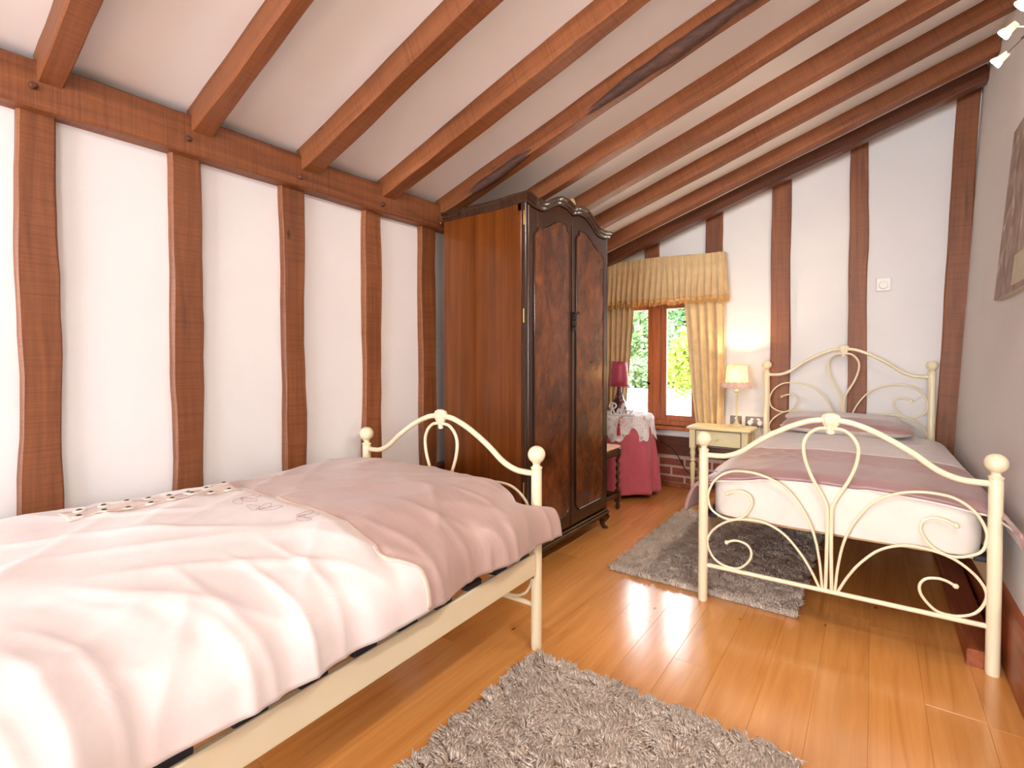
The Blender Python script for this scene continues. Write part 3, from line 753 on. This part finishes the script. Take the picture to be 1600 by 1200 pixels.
# ------------------------------------------------------------------ wardrobe
WF, WB, WY0, WY1 = -1.423, -1.985, 2.099, 3.055
wd_ = thing('wardrobe', 'dark burr walnut two-door wardrobe with serpentine cornice by left wall', 'wardrobe', ((WF+WB)/2, (WY0+WY1)/2, 0))
YC = (WY0+WY1)/2
def topz(y):
    u = abs(y-YC)/(WY1-YC)   # 0 centre .. 1 edge
    return 1.918 + .075*(1-sm(.28, .72, u)) + .012*sm(.85, 1.0, u) - .020*exp(-(u/.09)**2)
N = 48; ys = [WY0+(WY1-WY0)*i/N for i in range(N+1)]
b_ = MB(); b_.box(WB, WF-.028, WY0+.012, WY1-.012, .125, 1.895); b_.build('carcass', 'walnut_dark', wd_, smooth=False)
for y0, y1 in ((WY0, WY0+.014), (WY1-.014, WY1)):
    MB().box(WB, WF-.03, y0, y1, .125, 1.90, .002).build('side_panel', 'walnut_side', wd_, smooth=False)
for y0, y1 in ((WY0-.001, WY0+.02), (WY1-.02, WY1+.001)):
    MB().box(WF-.03, WF-.002, y0, y1, .125, 1.90, .004).build('corner_stile', 'walnut_dark', wd_, smooth=False)
# fascia above the doors follows the serpentine top
fz = MB(); poly = [(y, topz(y)-.004) for y in ys] + [(WY1, 1.86), (WY0, 1.86)]
fz.prism(poly, WF-.05, WF-.03, 'x'); fz.build('fascia', 'walnut_dark', wd_, smooth=False)
MB().box(WB, WF-.05, WY0+.005, WY1-.005, 1.895, 1.905).build('top_board', 'walnut_dark', wd_, smooth=False)
# cornice: moulded section swept along side, front, side
sec = [(-.012, -.034), (.004, -.032), (.006, -.022), (.013, -.016), (.015, -.004), (.024, .004), (.026, .014), (.0, .016), (-.014, .014)]
path = []
for k in range(9): path.append((WB+(WF-WB)*k/8, WY0, 1.93, 0))
fr = [(WF, y, topz(y), 1) for y in ys]
rings = []
for k in range(9):
    x = WB+(WF-WB)*k/8
    if k < 8: rings.append([(x, WY0-a, 1.918+(.012*sm(.6, 1, k/8))+z) for a, z in sec])
rings.append([(WF+a*.9, WY0-a*.9, topz(WY0)+z) for a, z in sec])
for y in ys[1:-1]: rings.append([(WF+a, y, topz(y)+z) for a, z in sec])
rings.append([(WF+a*.9, WY1+a*.9, topz(WY1)+z) for a, z in sec])
for k in range(7, -1, -1):
    x = WB+(WF-WB)*k/8; rings.append([(x, WY1+a, 1.918+(.012*sm(.6, 1, k/8))+z) for a, z in sec])
MB().rings(rings).build('cornice', 'walnut_dark', wd_, angle=35)
orn = MB()
for k in range(5):
    a = radians(-60+30*k); orn.sphere((WF-.0, YC+.024*sin(a), 2.0+.026*cos(a)), .011, 10, 7, (.6, 1, 1.2))
orn.sphere((WF+.002, YC, 1.995), .017, 12, 8, (.7, 1, 1)); orn.build('crest_ornament', 'gilt', wd_)
def door(y0, y1, flip):
    zb = .142
    yy = [y0+(y1-y0)*i/24 for i in range(25)]
    poly = [(y0, zb), (y1, zb)] + [(y, topz(y)-.036) for y in reversed(yy)]
    d = MB().prism(poly, WF-.026, WF, 'x').build('door', 'walnut_dark', wd_, smooth=False, bevel=.003)
    # panel outline with notched ogee corners
    m = .052; a, c = y0+m, y1-m*.75
    if flip: a, c = y0+m*.75, y1-m
    z0, z1 = zb+.075, 0; e = .04
    tp = lambda y: topz(y)-.105
    def notch(cy, cz, sy, sz):
        q = []
        for k in range(7):
            t = k/6*pi/2; q.append((cy+sy*e*(1-sin(t))*1.0, cz+sz*(e*1.5)*(1-cos(t))))
        return q
    bl = [(a+e*(sin(k/6*pi/2)), z0+e*1.4*cos(k/6*pi/2)) for k in range(7)]      # concave bottom-left
    bl = [(a, z0+e*1.4)] + [(a+e*(1-cos(k/6*pi/2))*1.0, z0+e*1.4-(e*1.4)*sin(k/6*pi/2)*.75) for k in range(1, 6)] + [(a+e*1.02, z0)]
    br = [(c-(p[0]-a), p[1]) for p in reversed(bl)]
    ty = [a+e+(c-a-2*e)*k/14 for k in range(15)]
    tr = [(c, tp(c)-.02-e*1.3), (c-e*.25, tp(c)-.02-e*.75), (c-e*.8, tp(c)-.02-e*.5), (c-e, tp(c-e)-.02)]
    tl = [(a+e, tp(a+e)-.02), (a+e*.8, tp(a)-.02-e*.5), (a+e*.25, tp(a)-.02-e*.75), (a, tp(a)-.02-e*1.3)]
    outl = bl + br + tr[:3] + [(y, tp(y)-.02) for y in reversed(ty)] + tl[1:]
    MB().prism(outl, WF-.002, WF+.0035, 'x').build('door_panel', 'burl', d, smooth=False)
    MB().tube([(WF+.003, p[0], p[1]) for p in outl], .0052, 8, closed=True).build('panel_moulding', 'walnut_dark', d)
    return d
d1 = door(WY0+.021, YC-.002, False); d2 = door(YC+.002, WY1-.021, True)
MB().box(WF-.001, WF+.006, YC-.014, YC+.014, .145, 1.88, .003).build('astragal', 'walnut_dark', d1, smooth=False)
lk = MB(); lk.box(WF+.005, WF+.010, YC-.020, YC+.026, 1.275, 1.385, .002); [lk.sphere((WF+.011, YC+.003+a, 1.33+b), .007, 8, 6) for a, b in ((0, .035), (.012, .01), (-.012, .01), (.01, -.03), (-.01, -.03))]; lk.build('lock_plate', 'darkmetal', d1, smooth=False)
ky = MB(); ky.tube([(WF+.007, YC+.010, 1.378), (WF+.034, YC+.012, 1.378)], .003, 8); ky.tube([(WF+.034, YC+.012+.009*cos(a), 1.378+.009*sin(a)) for a in [k*pi/6 for k in range(12)]], .002, 6, closed=True)
ky.build('key', 'darkmetal', d1)
for zz in (1.82, 1.33, .45):
    MB().tube([(WF-.012, WY0-.003, zz-.035), (WF-.012, WY0-.003, zz+.035)], .0035, 8).build('hinge', 'brass', d1)
pl = MB()
for (o_, z0, z1) in ((.004, .112, .128), (.014, .098, .114), (.009, .086, .100)):
    pl.box(WB, WF+o_, WY0-o_, WY1+o_, z0, z1, .004)
pl.build('plinth', 'walnut_dark', wd_, smooth=False)
for sx, x in ((1, WF-.028), (-1, WB+.05)):
    for sy, y in ((-1, WY0+.03), (1, WY1-.03)):
        rings = []
        for z, o_, r in ((.088, .012, .036), (.075, .016, .036), (.06, .013, .030), (.042, .006, .020), (.028, .005, .015), (.016, .012, .018), (.008, .020, .023), (.0, .020, .020)):
            rings.append([(x+sx*o_*(1 if sx > 0 else .2)+r*cos(2*pi*k/12), y+sy*o_+r*sin(2*pi*k/12), z) for k in range(12)])
        MB().rings(rings).build('foot', 'walnut_dark', wd_)

# ------------------------------------------------------------------ curtains and valance
def curtain(label, outx, inx_top, inx_bot, y, z0, z1, folds, seed, zin=None):
    def f(u, v):
        z = z1+(z0-z1)*v
        k = (inx_top + (inx_bot-inx_top)*(v**1.3))
        x = outx+(k-outx)*u
        a = .028*(.55+.45*v); ph = u*folds*2*pi + .8*nz(v*1.5, seed)
        return (x+.006*nz(u*5, v*3, seed), y + a*sin(ph)*(.75+.5*nz(u*4, 2, seed)) , z)
    c = thing('curtain', label, 'curtain', (outx, y, z0))
    MB().grid(110, 24, f).build('curtain_panel', 'curtain', c, angle=80, solid=.004)
    MB().tube([f(u/60, 1.0) for u in range(61)], .004, 6).build('hem', 'curtain', c)
curtain('ochre curtain panel at the left side of the window, beside the wardrobe', -2.04, -1.735, -1.83, 4.30, .56, 1.90, 5.5, 1.5)
curtain('ochre curtain panel at the right side of the window, behind the nightstand', -.985, -1.325, -1.20, 4.30, .54, 1.90, 4.5, 4.5)
va = thing('valance', 'gathered ochre valance with gold fringe above the window', 'valance', (-1.5, 4.25, 1.58))
def fv(u, v):
    # front run then a short return to the wall at the right end
    Ltot = 1.075; r = .08; s = u*(Ltot+r)
    tz = 1.985+.010*sin(u*5)+.006*nz(u*7, 3.3); bz = 1.605+.006*sin(u*40)+.004*nz(u*9, 1)
    z = tz+(bz-tz)*v; amp = (.004+.016*sm(.2, 1, v)) ; fine = .0045*(1-sm(.18, .4, v))
    flare = .022*v
    yo = 4.262 - flare
    if s < Ltot: x = -2.06+s*(1+.012*v); y = yo
    else: x = -2.06+Ltot*(1+.012*v)+.01*v; y = yo+(s-Ltot)*.9
    wv = amp*sin(u*23*2*pi+1.5*nz(u*6, v*.7, 2)*2) + fine*sin(u*70*2*pi) - .006*sm(.14, .17, v)*(1-sm(.17, .22, v))
    if s < Ltot: y += wv
    else: x += wv*.4
    return (x, y, z)
MB().grid(360, 22, fv).build('valance_cloth', 'curtain', va, angle=80, solid=.003)
fb_ = MB()
for k in range(230):
    u = k/229; p = Vector(fv(u, 1.0)); p2 = Vector(fv(min(1, u+.002), 1.0))
    if k % 1 == 0:
        l = .028+.006*rnd.random(); fb_.tube([p+Vector((0, -.002, .028)), p+Vector((rnd.uniform(-.001, .001), -.004, 0)), p+Vector((rnd.uniform(-.003, .003), -.004, -l))], [.0028, .003, .002], 5)
o = fb_.build('fringe', 'fringe', va); o['kind'] = 'stuff'
MB().tube([(-2.06+1.085*k/40, fv(k/43, 1.0)[1]-.004, fv(k/43, 1)[2]+.026) for k in range(41)], .0045, 6).build('braid', 'fringe', va)

# ------------------------------------------------------------------ round table with cloth, lace and things on it
TX, TY = -1.735, 4.0; TT = .655
rt = thing('round_table', 'round table under a floor-length rose pink cloth by the window', 'table', (TX, TY, 0))
MB().lathe([(.235, .63), (.238, .636), (.238, .646), (.235, .65)], (TX, TY, 0), 40).build('tabletop', 'stool_wood', rt)
for k in range(3):
    a = k*2*pi/3+.3; MB().tube([(TX+.13*cos(a), TY+.13*sin(a), .63), (TX+.17*cos(a), TY+.17*sin(a), 0)], .013, 8).build('leg', 'stool_wood', rt)
def fcl(u, v):
    a = u*2*pi
    if v < .25: r = .245*v/.25; z = TT
    else:
        q = (v-.25)/.75; fold = sm(.05, .8, q)
        r = .245+.012*sm(0, .1, q)+.052*q + .034*fold*sin(a*9+1.2*sin(a*3))*(.75+.5*nz(cos(a)*2, sin(a)*2)) ; z = TT-.006*sm(0, .05, q)-(TT-.045)*q+.006*nz(cos(a)*3, sin(a)*3, 5)*q
    return (TX+r*cos(a), TY+r*sin(a), z)
tc = MB().grid(260, 40, fcl).build('tablecloth', 'rose_cloth', angle=80, solid=.003); tag(tc, 'floor-length rose pink cloth draped over the round table', 'tablecloth')
def fla(u, v):
    a = u*2*pi
    if v < .5: r = .249*v/.5; z = TT+.005
    else:
        q = (v-.5)/.5; dep = .115+.075*abs(sin(a*4+.6))+.02*abs(sin(a*12))
        r = .252+.014*sm(0, .15, q)+.012*q+.018*sm(.1, 1, q)*sin(a*9+1.2*sin(a*3)); z = TT+.005-dep*q
    return (TX+r*cos(a), TY+r*sin(a), z)
lc = MB().grid(240, 34, fla).build('lace_overlay', 'lace', angle=80, fix=False); tag(lc, 'white lace overlay with scalloped edge on top of the rose cloth', 'lace cloth')
ta = Vector((-1.633, 3.728, 0))
tas = thing('tassel', 'red tassel hanging over the lace edge of the round table', 'tassel', (ta.x, ta.y, .53))
MB().tube([(ta.x+.01, ta.y+.03, TT+.009), (ta.x, ta.y-.006, TT-.01), (ta.x, ta.y-.012, TT-.055)], .003, 6).build('cord', 'tassel', tas)
MB().lathe([(.004, .0), (.010, -.006), (.009, -.016), (.006, -.02), (.011, -.034), (.014, -.085), (.013, -.09)], (ta.x, ta.y-.013, TT-.05), 14, ripple=lambda a, h: .1*sin(a*7)).build('skirt', 'tassel', tas)
lx, ly = -1.715, 3.905
tl_ = thing('table_lamp', 'table lamp with magenta drum shade and dark mosaic bottle base', 'lamp', (lx, ly, TT+.008))
MB().lathe([(.052, 0), (.060, .006), (.066, .03), (.064, .06), (.052, .10), (.034, .14), (.021, .18), (.016, .22), (.016, .228)], (lx, ly, TT+.008), 28).build('base', 'mosaic', tl_)
MB().lathe([(.016, .226), (.018, .232), (.012, .238), (.012, .262)], (lx, ly, TT+.008), 16).build('neck', 'chrome', tl_)
def drum(c, r0, r1, z0, z1, mat, parent, nm='shade', pleat=0):
    f = lambda u, v: (c[0]+(r0+(r1-r0)*v)*(1+pleat*sin(u*2*pi*36))*cos(u*2*pi), c[1]+(r0+(r1-r0)*v)*(1+pleat*sin(u*2*pi*36))*sin(u*2*pi), z0+(z1-z0)*v)
    return MB().grid(144, 4, f).build(nm, mat, parent, angle=80, solid=.0015)
drum((lx, ly), .083, .062, .893, 1.098, 'shade_mag', tl_)
for z, r in ((.893, .083), (1.098, .062)): MB().tube([(lx+r*cos(k*pi/24), ly+r*sin(k*pi/24), z) for k in range(48)], .002, 6, closed=True).build('shade_ring', 'shade_mag', tl_)
# script word sign: Relax
sg = thing('word_sign', 'white script sign reading Relax standing on the lace cloth', 'sign', (-1.63, 3.80, TT+.008))
HS = .088
def stroke(pts, x0): return [Vector((-1.765 + (x0+p[0])*HS*.92, 3.822 - (x0+p[0])*HS*.10, TT+.013 + p[1]*HS)) for p in pts]
letters = {
 'R': (0.0, [[(.18, .0), (.30, .45), (.40, .92)], [(.02, .62), (.10, .9), (.36, 1.02), (.70, .95), (.78, .74), (.58, .55), (.30, .50), (.48, .36), (.62, .10), (.80, .02), (.92, .10)]]),
 'e': (.86, [[(.0, .08), (.14, .20), (.34, .32), (.34, .46), (.20, .48), (.08, .32), (.10, .10), (.24, .0), (.44, .08)]]),
 'l': (1.26, [[(.0, .06), (.16, .3), (.38, .8), (.36, 1.0), (.24, .92), (.14, .5), (.12, .12), (.22, .0), (.38, .08)]]),
 'a': (1.62, [[(.38, .42), (.22, .48), (.06, .32), (.06, .10), (.18, .0), (.34, .16), (.42, .44), (.38, .14), (.46, .0), (.60, .08)]]),
 'x': (2.16, [[(.0, .40), (.10, .48), (.20, .34), (.30, .10), (.42, .0), (.60, .12)], [(.52, .48), (.36, .36), (.20, .12), (.06, .0)]]),
}
for k, (x0, sts) in letters.items():
    b_ = MB()
    for s_ in sts: b_.tube(cr(stroke(s_, x0), 6), .0072, 8)
    b_.build('letter', 'white_paint', sg)
MB().box(-1.765, -1.545, 3.792, 3.828, TT+.0062, TT+.0135, .002).build('base', 'white_paint', sg, smooth=False)
# ------------------------------------------------------------------ stool with barley-twist legs
st = thing('stool', 'dark oak stool with barley-twist legs between wardrobe and round table', 'stool', (-1.73, 3.30, 0))
X0, X1, Y0, Y1 = -1.92, -1.541, 3.105, 3.49
for x in (X0, X1):
    for y in (Y0, Y1):
        lg = MB(); lg.lathe([(.011, 0), (.015, .008), (.018, .025), (.014, .042), (.010, .05)], (x, y, 0), 14); lg.box(x-.019, x+.019, y-.019, y+.019, .05, .145, .004)
        lg.build('leg', 'stool_wood', st)
        rings = []
        for i in range(61):
            z = .145+.245*i/60; a0 = i*.42; rings.append([(x+.006*cos(a0)+.013*cos(2*pi*k/12), y+.006*sin(a0)+.013*sin(2*pi*k/12), z) for k in range(12)])
        MB().rings(rings).build('twist', 'stool_wood', st)
        MB().box(x-.019, x+.019, y-.019, y+.019, .39, .455, .003).build('leg_block', 'stool_wood', st, smooth=False)
for (a, b2, c, d) in ((X0, X1, Y0-.012, Y0+.012), (X0, X1, Y1-.012, Y1+.012), (X0-.012, X0+.012, Y0, Y1), (X1-.012, X1+.012, Y0, Y1)):
    MB().box(a, b2, c, d, .40, .452, .003).build('seat_rail', 'stool_wood', st, smooth=False)
    MB().box(a, b2, c+.002, d-.002, .095, .122, .003).build('stretcher', 'stool_wood', st, smooth=False)
sp = MB(); sp.box(X0-.02, X1+.02, Y0-.02, Y1+.02, .453, .478, .010); sp.build('seat_pad', 'seat_cloth', st)
# ------------------------------------------------------------------ nightstand and its things
NX0, NX1, NY0, NY1, NZ = -1.185, -.725, 3.96, 4.265, .595
ns = thing('nightstand', 'cream painted nightstand with one drawer and turned legs by the right curtain', 'nightstand', ((NX0+NX1)/2, (NY0+NY1)/2, 0))
MB().box(NX0, NX1, NY0, NY1, NZ-.022, NZ, .008).build('top', 'cream_furn', ns, smooth=False)
bx = MB(); bx.box(NX0+.03, NX1-.03, NY0+.035, NY1-.02, .445, NZ-.022); bx.build('body', 'cream_furn', ns, smooth=False)
for x in (NX0+.042, NX1-.042):
    for y in (NY0+.045, NY1-.04):
        MB().box(x-.022, x+.022, y-.022, y+.022, .425, NZ-.022, .003).build('leg_block', 'cream_furn', ns, smooth=False)
        MB().lathe([(.012, 0), (.014, .01), (.012, .1), (.019, .27), (.021, .30), (.012, .318), (.019, .326), (.019, .334), (.013, .342), (.016, .36), (.021, .39), (.018, .41), (.021, .418), (.021, .428)], (x, y, 0), 18).build('leg', 'cream_furn', ns)
dw = MB().box(NX0+.07, NX1-.07, NY0+.026, NY0+.036, .455, NZ-.03, .003).build('drawer', 'cream_furn', ns, smooth=False)
MB().box(NX0+.062, NX1-.062, NY0+.0335, NY0+.0362, .447, NZ-.0225).build('drawer_gap_shade', 'stool_wood', ns, smooth=False)  # thin dark sheet stands in for the shade round the drawer front
MB().lathe([(.006, NY0+.028), (.006, NY0+.018), (.011, NY0+.012), (.010, NY0+.004), (.004, NY0+.001)], (-.955, 0, .510), 14, 'y').build('knob', 'cream_furn', dw)
lx2, ly2 = -.860, 4.165
tl2 = thing('table_lamp', 'slim cream table lamp with glowing shade trimmed with fabric roses', 'lamp', (lx2, ly2, NZ))
MB().lathe([(.052, 0), (.054, .006), (.046, .012), (.030, .018), (.018, .026), (.012, .04), (.008, .05), (.0065, .06), (.0065, .245), (.010, .252), (.008, .26), (.018, .268), (.020, .276), (.010, .284), (.007, .29), (.007, .33)], (lx2, ly2, NZ), 24).build('stem', 'cream_furn', tl2)
drum((lx2, ly2), .084, .070, NZ+.305, NZ+.475, 'shade_lit', tl2, pleat=.006)
for z, r in ((.306, .085), (.474, .0705)): MB().tube([(lx2+r*cos(k*pi/24), ly2+r*sin(k*pi/24), NZ+z) for k in range(48)], .003, 6, closed=True).build('shade_trim', 'cream_furn', tl2)
for k in range(13):
    a = 2*pi*k/13; cx, cy = lx2+.098*cos(a), ly2+.098*sin(a); b_ = MB(); pts = []
    for q in range(40):
        tt = q/39; rr_ = .004+.023*tt; b2 = tt*2*pi*2.6; d = Vector((-sin(a), cos(a), 0)); nrm = Vector((cos(a), sin(a), 0))
        pts.append(Vector((cx, cy, NZ+.320))+d*rr_*cos(b2)+Vector((0, 0, 1))*rr_*sin(b2)+nrm*(.012-.012*tt))
    b_.tube(pts, [.0058+.002*sin(q*.9) for q in range(40)], 7); b_.build('rose', 'rose_trim', tl2)
MB().sphere((lx2, ly2, NZ+.375), .018, 14, 10, (1, 1, 1.3)).build('bulb', 'bulb', tl2)
add_light('bedside_lamp_light', 'POINT', (lx2, ly2, NZ+.42), (0, 0, 0), 8.0, (1, .70, .40), shadow_soft_size=.015)
cd = MB().box(-1.075, -.965, 4.05, 4.13, NZ+.0005, NZ+.006, .001).build('booklet', 'cream_furn', smooth=False); tag(cd, 'thin booklet lying flat on the nightstand', 'booklet')
# sockets on the end wall
def socket(label, x0, x1, z0, z1, gangs):
    t = thing('wall_socket', label, 'socket', ((x0+x1)/2, 4.39, z0))
    MB().box(x0, x1, 4.391, 4.3995, z0, z1, .003).build('plate', 'socket', t, smooth=False)
    for g in gangs: MB().box(g-.011, g+.011, 4.3885, 4.392, z1-.026, z1-.012, .002).build('rocker', 'plastic', t, smooth=False)
socket('single brushed metal wall socket behind the bedside lamp', -.955, -.868, .585, .655, [-.91])
socket('double brushed metal wall socket beside the headboard', -.84, -.695, .570, .655, [-.79, -.745])
for x, lab in ((-.80, 'white plug in the left half of the double socket'), (-.728, 'white plug in the right half of the double socket')):
    p = thing('plug', lab, 'plug', (x, 4.37, .58))
    MB().lathe([(.023, 4.388), (.024, 4.380), (.020, 4.362), (.014, 4.352)], (x, 0, .607), 16, 'y').build('plug_body', 'plastic', p)
    MB().tube(cr([(x, 4.365, .588), (x, 4.36, .56), (x+.01, 4.355, .53), (x+.005, 4.350, .46)], 5), .003, 6).build('cord', 'plastic', p)
pc = MB().tube(cr([(-1.52, 4.345, .40), (-1.46, 4.340, .37), (-1.40, 4.338, .33), (-1.345, 4.345, .25), (-1.30, 4.35, .17), (-1.25, 4.352, .14), (-1.15, 4.352, .145), (-1.05, 4.352, .16)], 8), .004, 7).build('power_cable', 'cable')
tag(pc, 'black power cable hanging in front of the brick plinth', 'cable')
th = thing('thermostat', 'small square white thermostat on the end wall', 'thermostat', (.045, 4.39, 1.59))
MB().box(.003, .088, 4.376, 4.3995, 1.59, 1.682, .004).build('housing', 'plastic', th, smooth=False)
MB().lathe([(.026, 4.377), (.026, 4.366), (.023, 4.363)], (.045, 0, 1.63), 24, 'y').build('dial', 'plastic', th)
# ------------------------------------------------------------------ picture on right wall
pcx = thing('canvas_picture', 'taupe canvas print hanging on the right wall', 'picture', (.45, 2.85, 1.38))
def pface(z): return .437 + (z-1.375)*(.494-.437)/.745
def slab(y0, y1, z0, z1, th_, front=0):
    b_ = MB(); vs = []
    for (y, z) in ((y0, z0), (y1, z0), (y1, z1), (y0, z1)): vs.append((pface(z)+front, y, z))
    for (y, z) in ((y0, z0), (y1, z0), (y1, z1), (y0, z1)): vs.append((pface(z)+front+th_, y, z))
    return b_.add(vs, [(0, 1, 2, 3), (7, 6, 5, 4), (0, 4, 5, 1), (1, 5, 6, 2), (2, 6, 7, 3), (3, 7, 4, 0)])
slab(2.50, 3.145, 1.375, 2.12, .026, .002).build('stretcher_frame', 'canvas_edge', pcx, smooth=False)
slab(2.502, 3.143, 1.377, 2.118, .002, 0).build('canvas', 'canvas', pcx, smooth=False)
slab(2.51, 2.80, 1.40, 1.52, .0015, -.001).build('pale_patch', 'canvas_edge', pcx, smooth=False)
# ------------------------------------------------------------------ spotlight bar
def spot_bar(label, dy, energy, aims, color):
    sb = thing('spotlight_bar', label, 'spotlight', (.47, 2.45+dy, 2.40)); Q = lambda p: (p[0], p[1]+dy, p[2])
    MB().tube([Q(p) for p in cr([(.485, 2.05, 2.36), (.47, 2.25, 2.30), (.475, 2.45, 2.36), (.465, 2.60, 2.31), (.455, 2.78, 2.36)], 8)], .006, 8).build('bar', 'chrome', sb)
    MB().lathe([(.05, .505), (.05, .525)], Q((0, 2.40, 2.38)), 20, 'x').build('wall_rose', 'chrome', sb)
    MB().tube([Q((.51, 2.40, 2.38)), Q((.474, 2.42, 2.352))], .006, 8).build('wall_arm', 'chrome', sb)
    for (h, a), am in zip((((.40, 2.715, 2.371), (.462, 2.62, 2.32)), ((.40, 2.873, 2.336), (.455, 2.78, 2.36)), ((.40, 2.425, 2.318), (.474, 2.45, 2.358)), ((.40, 2.12, 2.30), (.482, 2.10, 2.35))), aims):
        H_ = Vector(Q(h)); A_ = Vector(Q(a)); aim = Vector(am).normalized()
        MB().tube([A_, H_-aim*.02], .0025, 6).build('arm', 'chrome', sb)
        q0 = H_-aim*.034; MB().tube([q0, q0+aim*.016, q0+aim*.03], [.011, .013, .016], 14).build('lamp_cap', 'spot_back', sb)
        MB().tube([H_-aim*.003, H_+aim*.012, H_+aim*.016], [.017, .023, .021], 16).build('lamp_reflector', 'spot_face', sb)
        add_light('spot_head_light', 'SPOT', tuple(H_+aim*.03), aim.to_track_quat('-Z', 'Y').to_euler(), energy, color, spot_size=radians(125), spot_blend=.9, shadow_soft_size=.04)
spot_bar('chrome spotlight bar with lit halogen heads high on the right wall', 0, 15.0, [(-.70, .45, -.45), (-.75, .35, -.5), (-.7, .2, -.6), (-.6, -.1, -.7)], (1, .80, .60))
spot_bar('added chrome spotlight bar, unseen above the camera, to brighten the room', -1.75, 17.0, [(-.6, .35, -.65), (-.5, .6, -.6), (-.4, .4, -.8), (-.5, .5, -.5)], (1, .95, .89))  # second bar added out of view to brighten bed, rug and floor
# ------------------------------------------------------------------ shaggy rugs
def rug(label, x0, x1, y0, y1, n, seed, rot=0.0):
    rg = np.random.default_rng(seed); t = thing('shag_rug', label, 'rug', ((x0+x1)/2, (y0+y1)/2, 0))
    MB().box(x0+.02, x1-.02, y0+.02, y1-.02, .0008, .008, .002).build('backing', 'rug_back', t, smooth=False)
    m = .018
    px = rg.uniform(x0+m, x1-m, n); py = rg.uniform(y0+m, y1-m, n)
    # clumped lean field
    cn = 900; cx = rg.uniform(x0, x1, cn); cy = rg.uniform(y0, y1, cn); ca = rg.uniform(0, 2*pi, cn); cl_ = rg.uniform(.3, 1.15, cn); ct = rg.normal(0, .10, cn)
    own = np.empty(n, int)
    for s in range(0, n, 4000):
        d2 = (px[s:s+4000, None]-cx)**2+(py[s:s+4000, None]-cy)**2; own[s:s+4000] = d2.argmin(1)
    ang = ca[own]+rg.normal(0, .55, n); lean = np.clip(cl_[own]+rg.normal(0, .2, n), .1, 1.3)
    # strands near the border lean outwards
    ex = np.minimum(px-x0, x1-px); ey = np.minimum(py-y0, y1-py)
    L = rg.uniform(.026, .042, n); wd = rg.uniform(.0022, .0042, n)
    dx, dy = np.cos(ang), np.sin(ang)
    dirx, diry = dx*np.sin(lean*.9), dy*np.sin(lean*.9); dz = np.cos(lean*.9)
    base = np.stack([px, py, np.full(n, .006)], 1)
    mid = base+np.stack([dirx*.45*L, diry*.45*L, dz*.62*L], 1)
    tip = base+np.stack([dirx*1.05*L, diry*1.05*L, np.maximum(.012, dz*.85*L)], 1)
    sx, sy = -dy, dx; R0 = rg.uniform(0, 2*pi, n)
    V = np.empty((n, 7, 3))
    for k in range(3):
        a = R0+k*2*pi/3; o1 = np.stack([np.cos(a)*wd, np.sin(a)*wd, np.zeros(n)], 1)
        V[:, k] = base+o1; V[:, 3+k] = mid+o1*1.1+np.stack([np.zeros(n), np.zeros(n), np.sin(a)*wd*.3], 1)
    V[:, 6] = tip
    off = np.array([(x0+x1)/2, (y0+y1)/2, 0]); V -= off
    Fq = np.array([[0, 1, 4, 3], [1, 2, 5, 4], [2, 0, 3, 5]]); Ft = np.array([[3, 4, 6], [4, 5, 6], [5, 3, 6]])
    idx = (np.arange(n)*7)[:, None, None]; Q = (Fq[None]+idx).reshape(-1, 4); T_ = (Ft[None]+idx).reshape(-1, 3)
    me = bpy.data.meshes.new('pile'); me.vertices.add(n*7); me.vertices.foreach_set('co', V.reshape(-1))
    nl = Q.size+T_.size; me.loops.add(nl); me.loops.foreach_set('vertex_index', np.concatenate([Q.reshape(-1), T_.reshape(-1)]).astype(np.int32))
    npoly = len(Q)+len(T_); me.polygons.add(npoly)
    starts = np.concatenate([np.arange(len(Q))*4, Q.size+np.arange(len(T_))*3]).astype(np.int32); me.polygons.foreach_set('loop_start', starts)
    me.update(calc_edges=True); me.polygons.foreach_set('use_smooth', [True]*npoly)
    tint = np.clip(.55+ct[own]+rg.normal(0, .16, n), 0, 1); at = me.attributes.new('tint', 'FLOAT', 'POINT'); at.data.foreach_set('value', np.repeat(tint, 7).astype(np.float32))
    me.materials.append(M['shag']); o = bpy.data.objects.new('pile', me); col.objects.link(o); o.parent = t; o['kind'] = 'stuff'
rug('taupe shaggy rug in the foreground beside the left bed', -1.025, -.135, .12, 1.57, 88000, 5)
rug('taupe shaggy rug partly under the right bed', -1.135, -.24, 2.415, 3.72, 62000, 9)
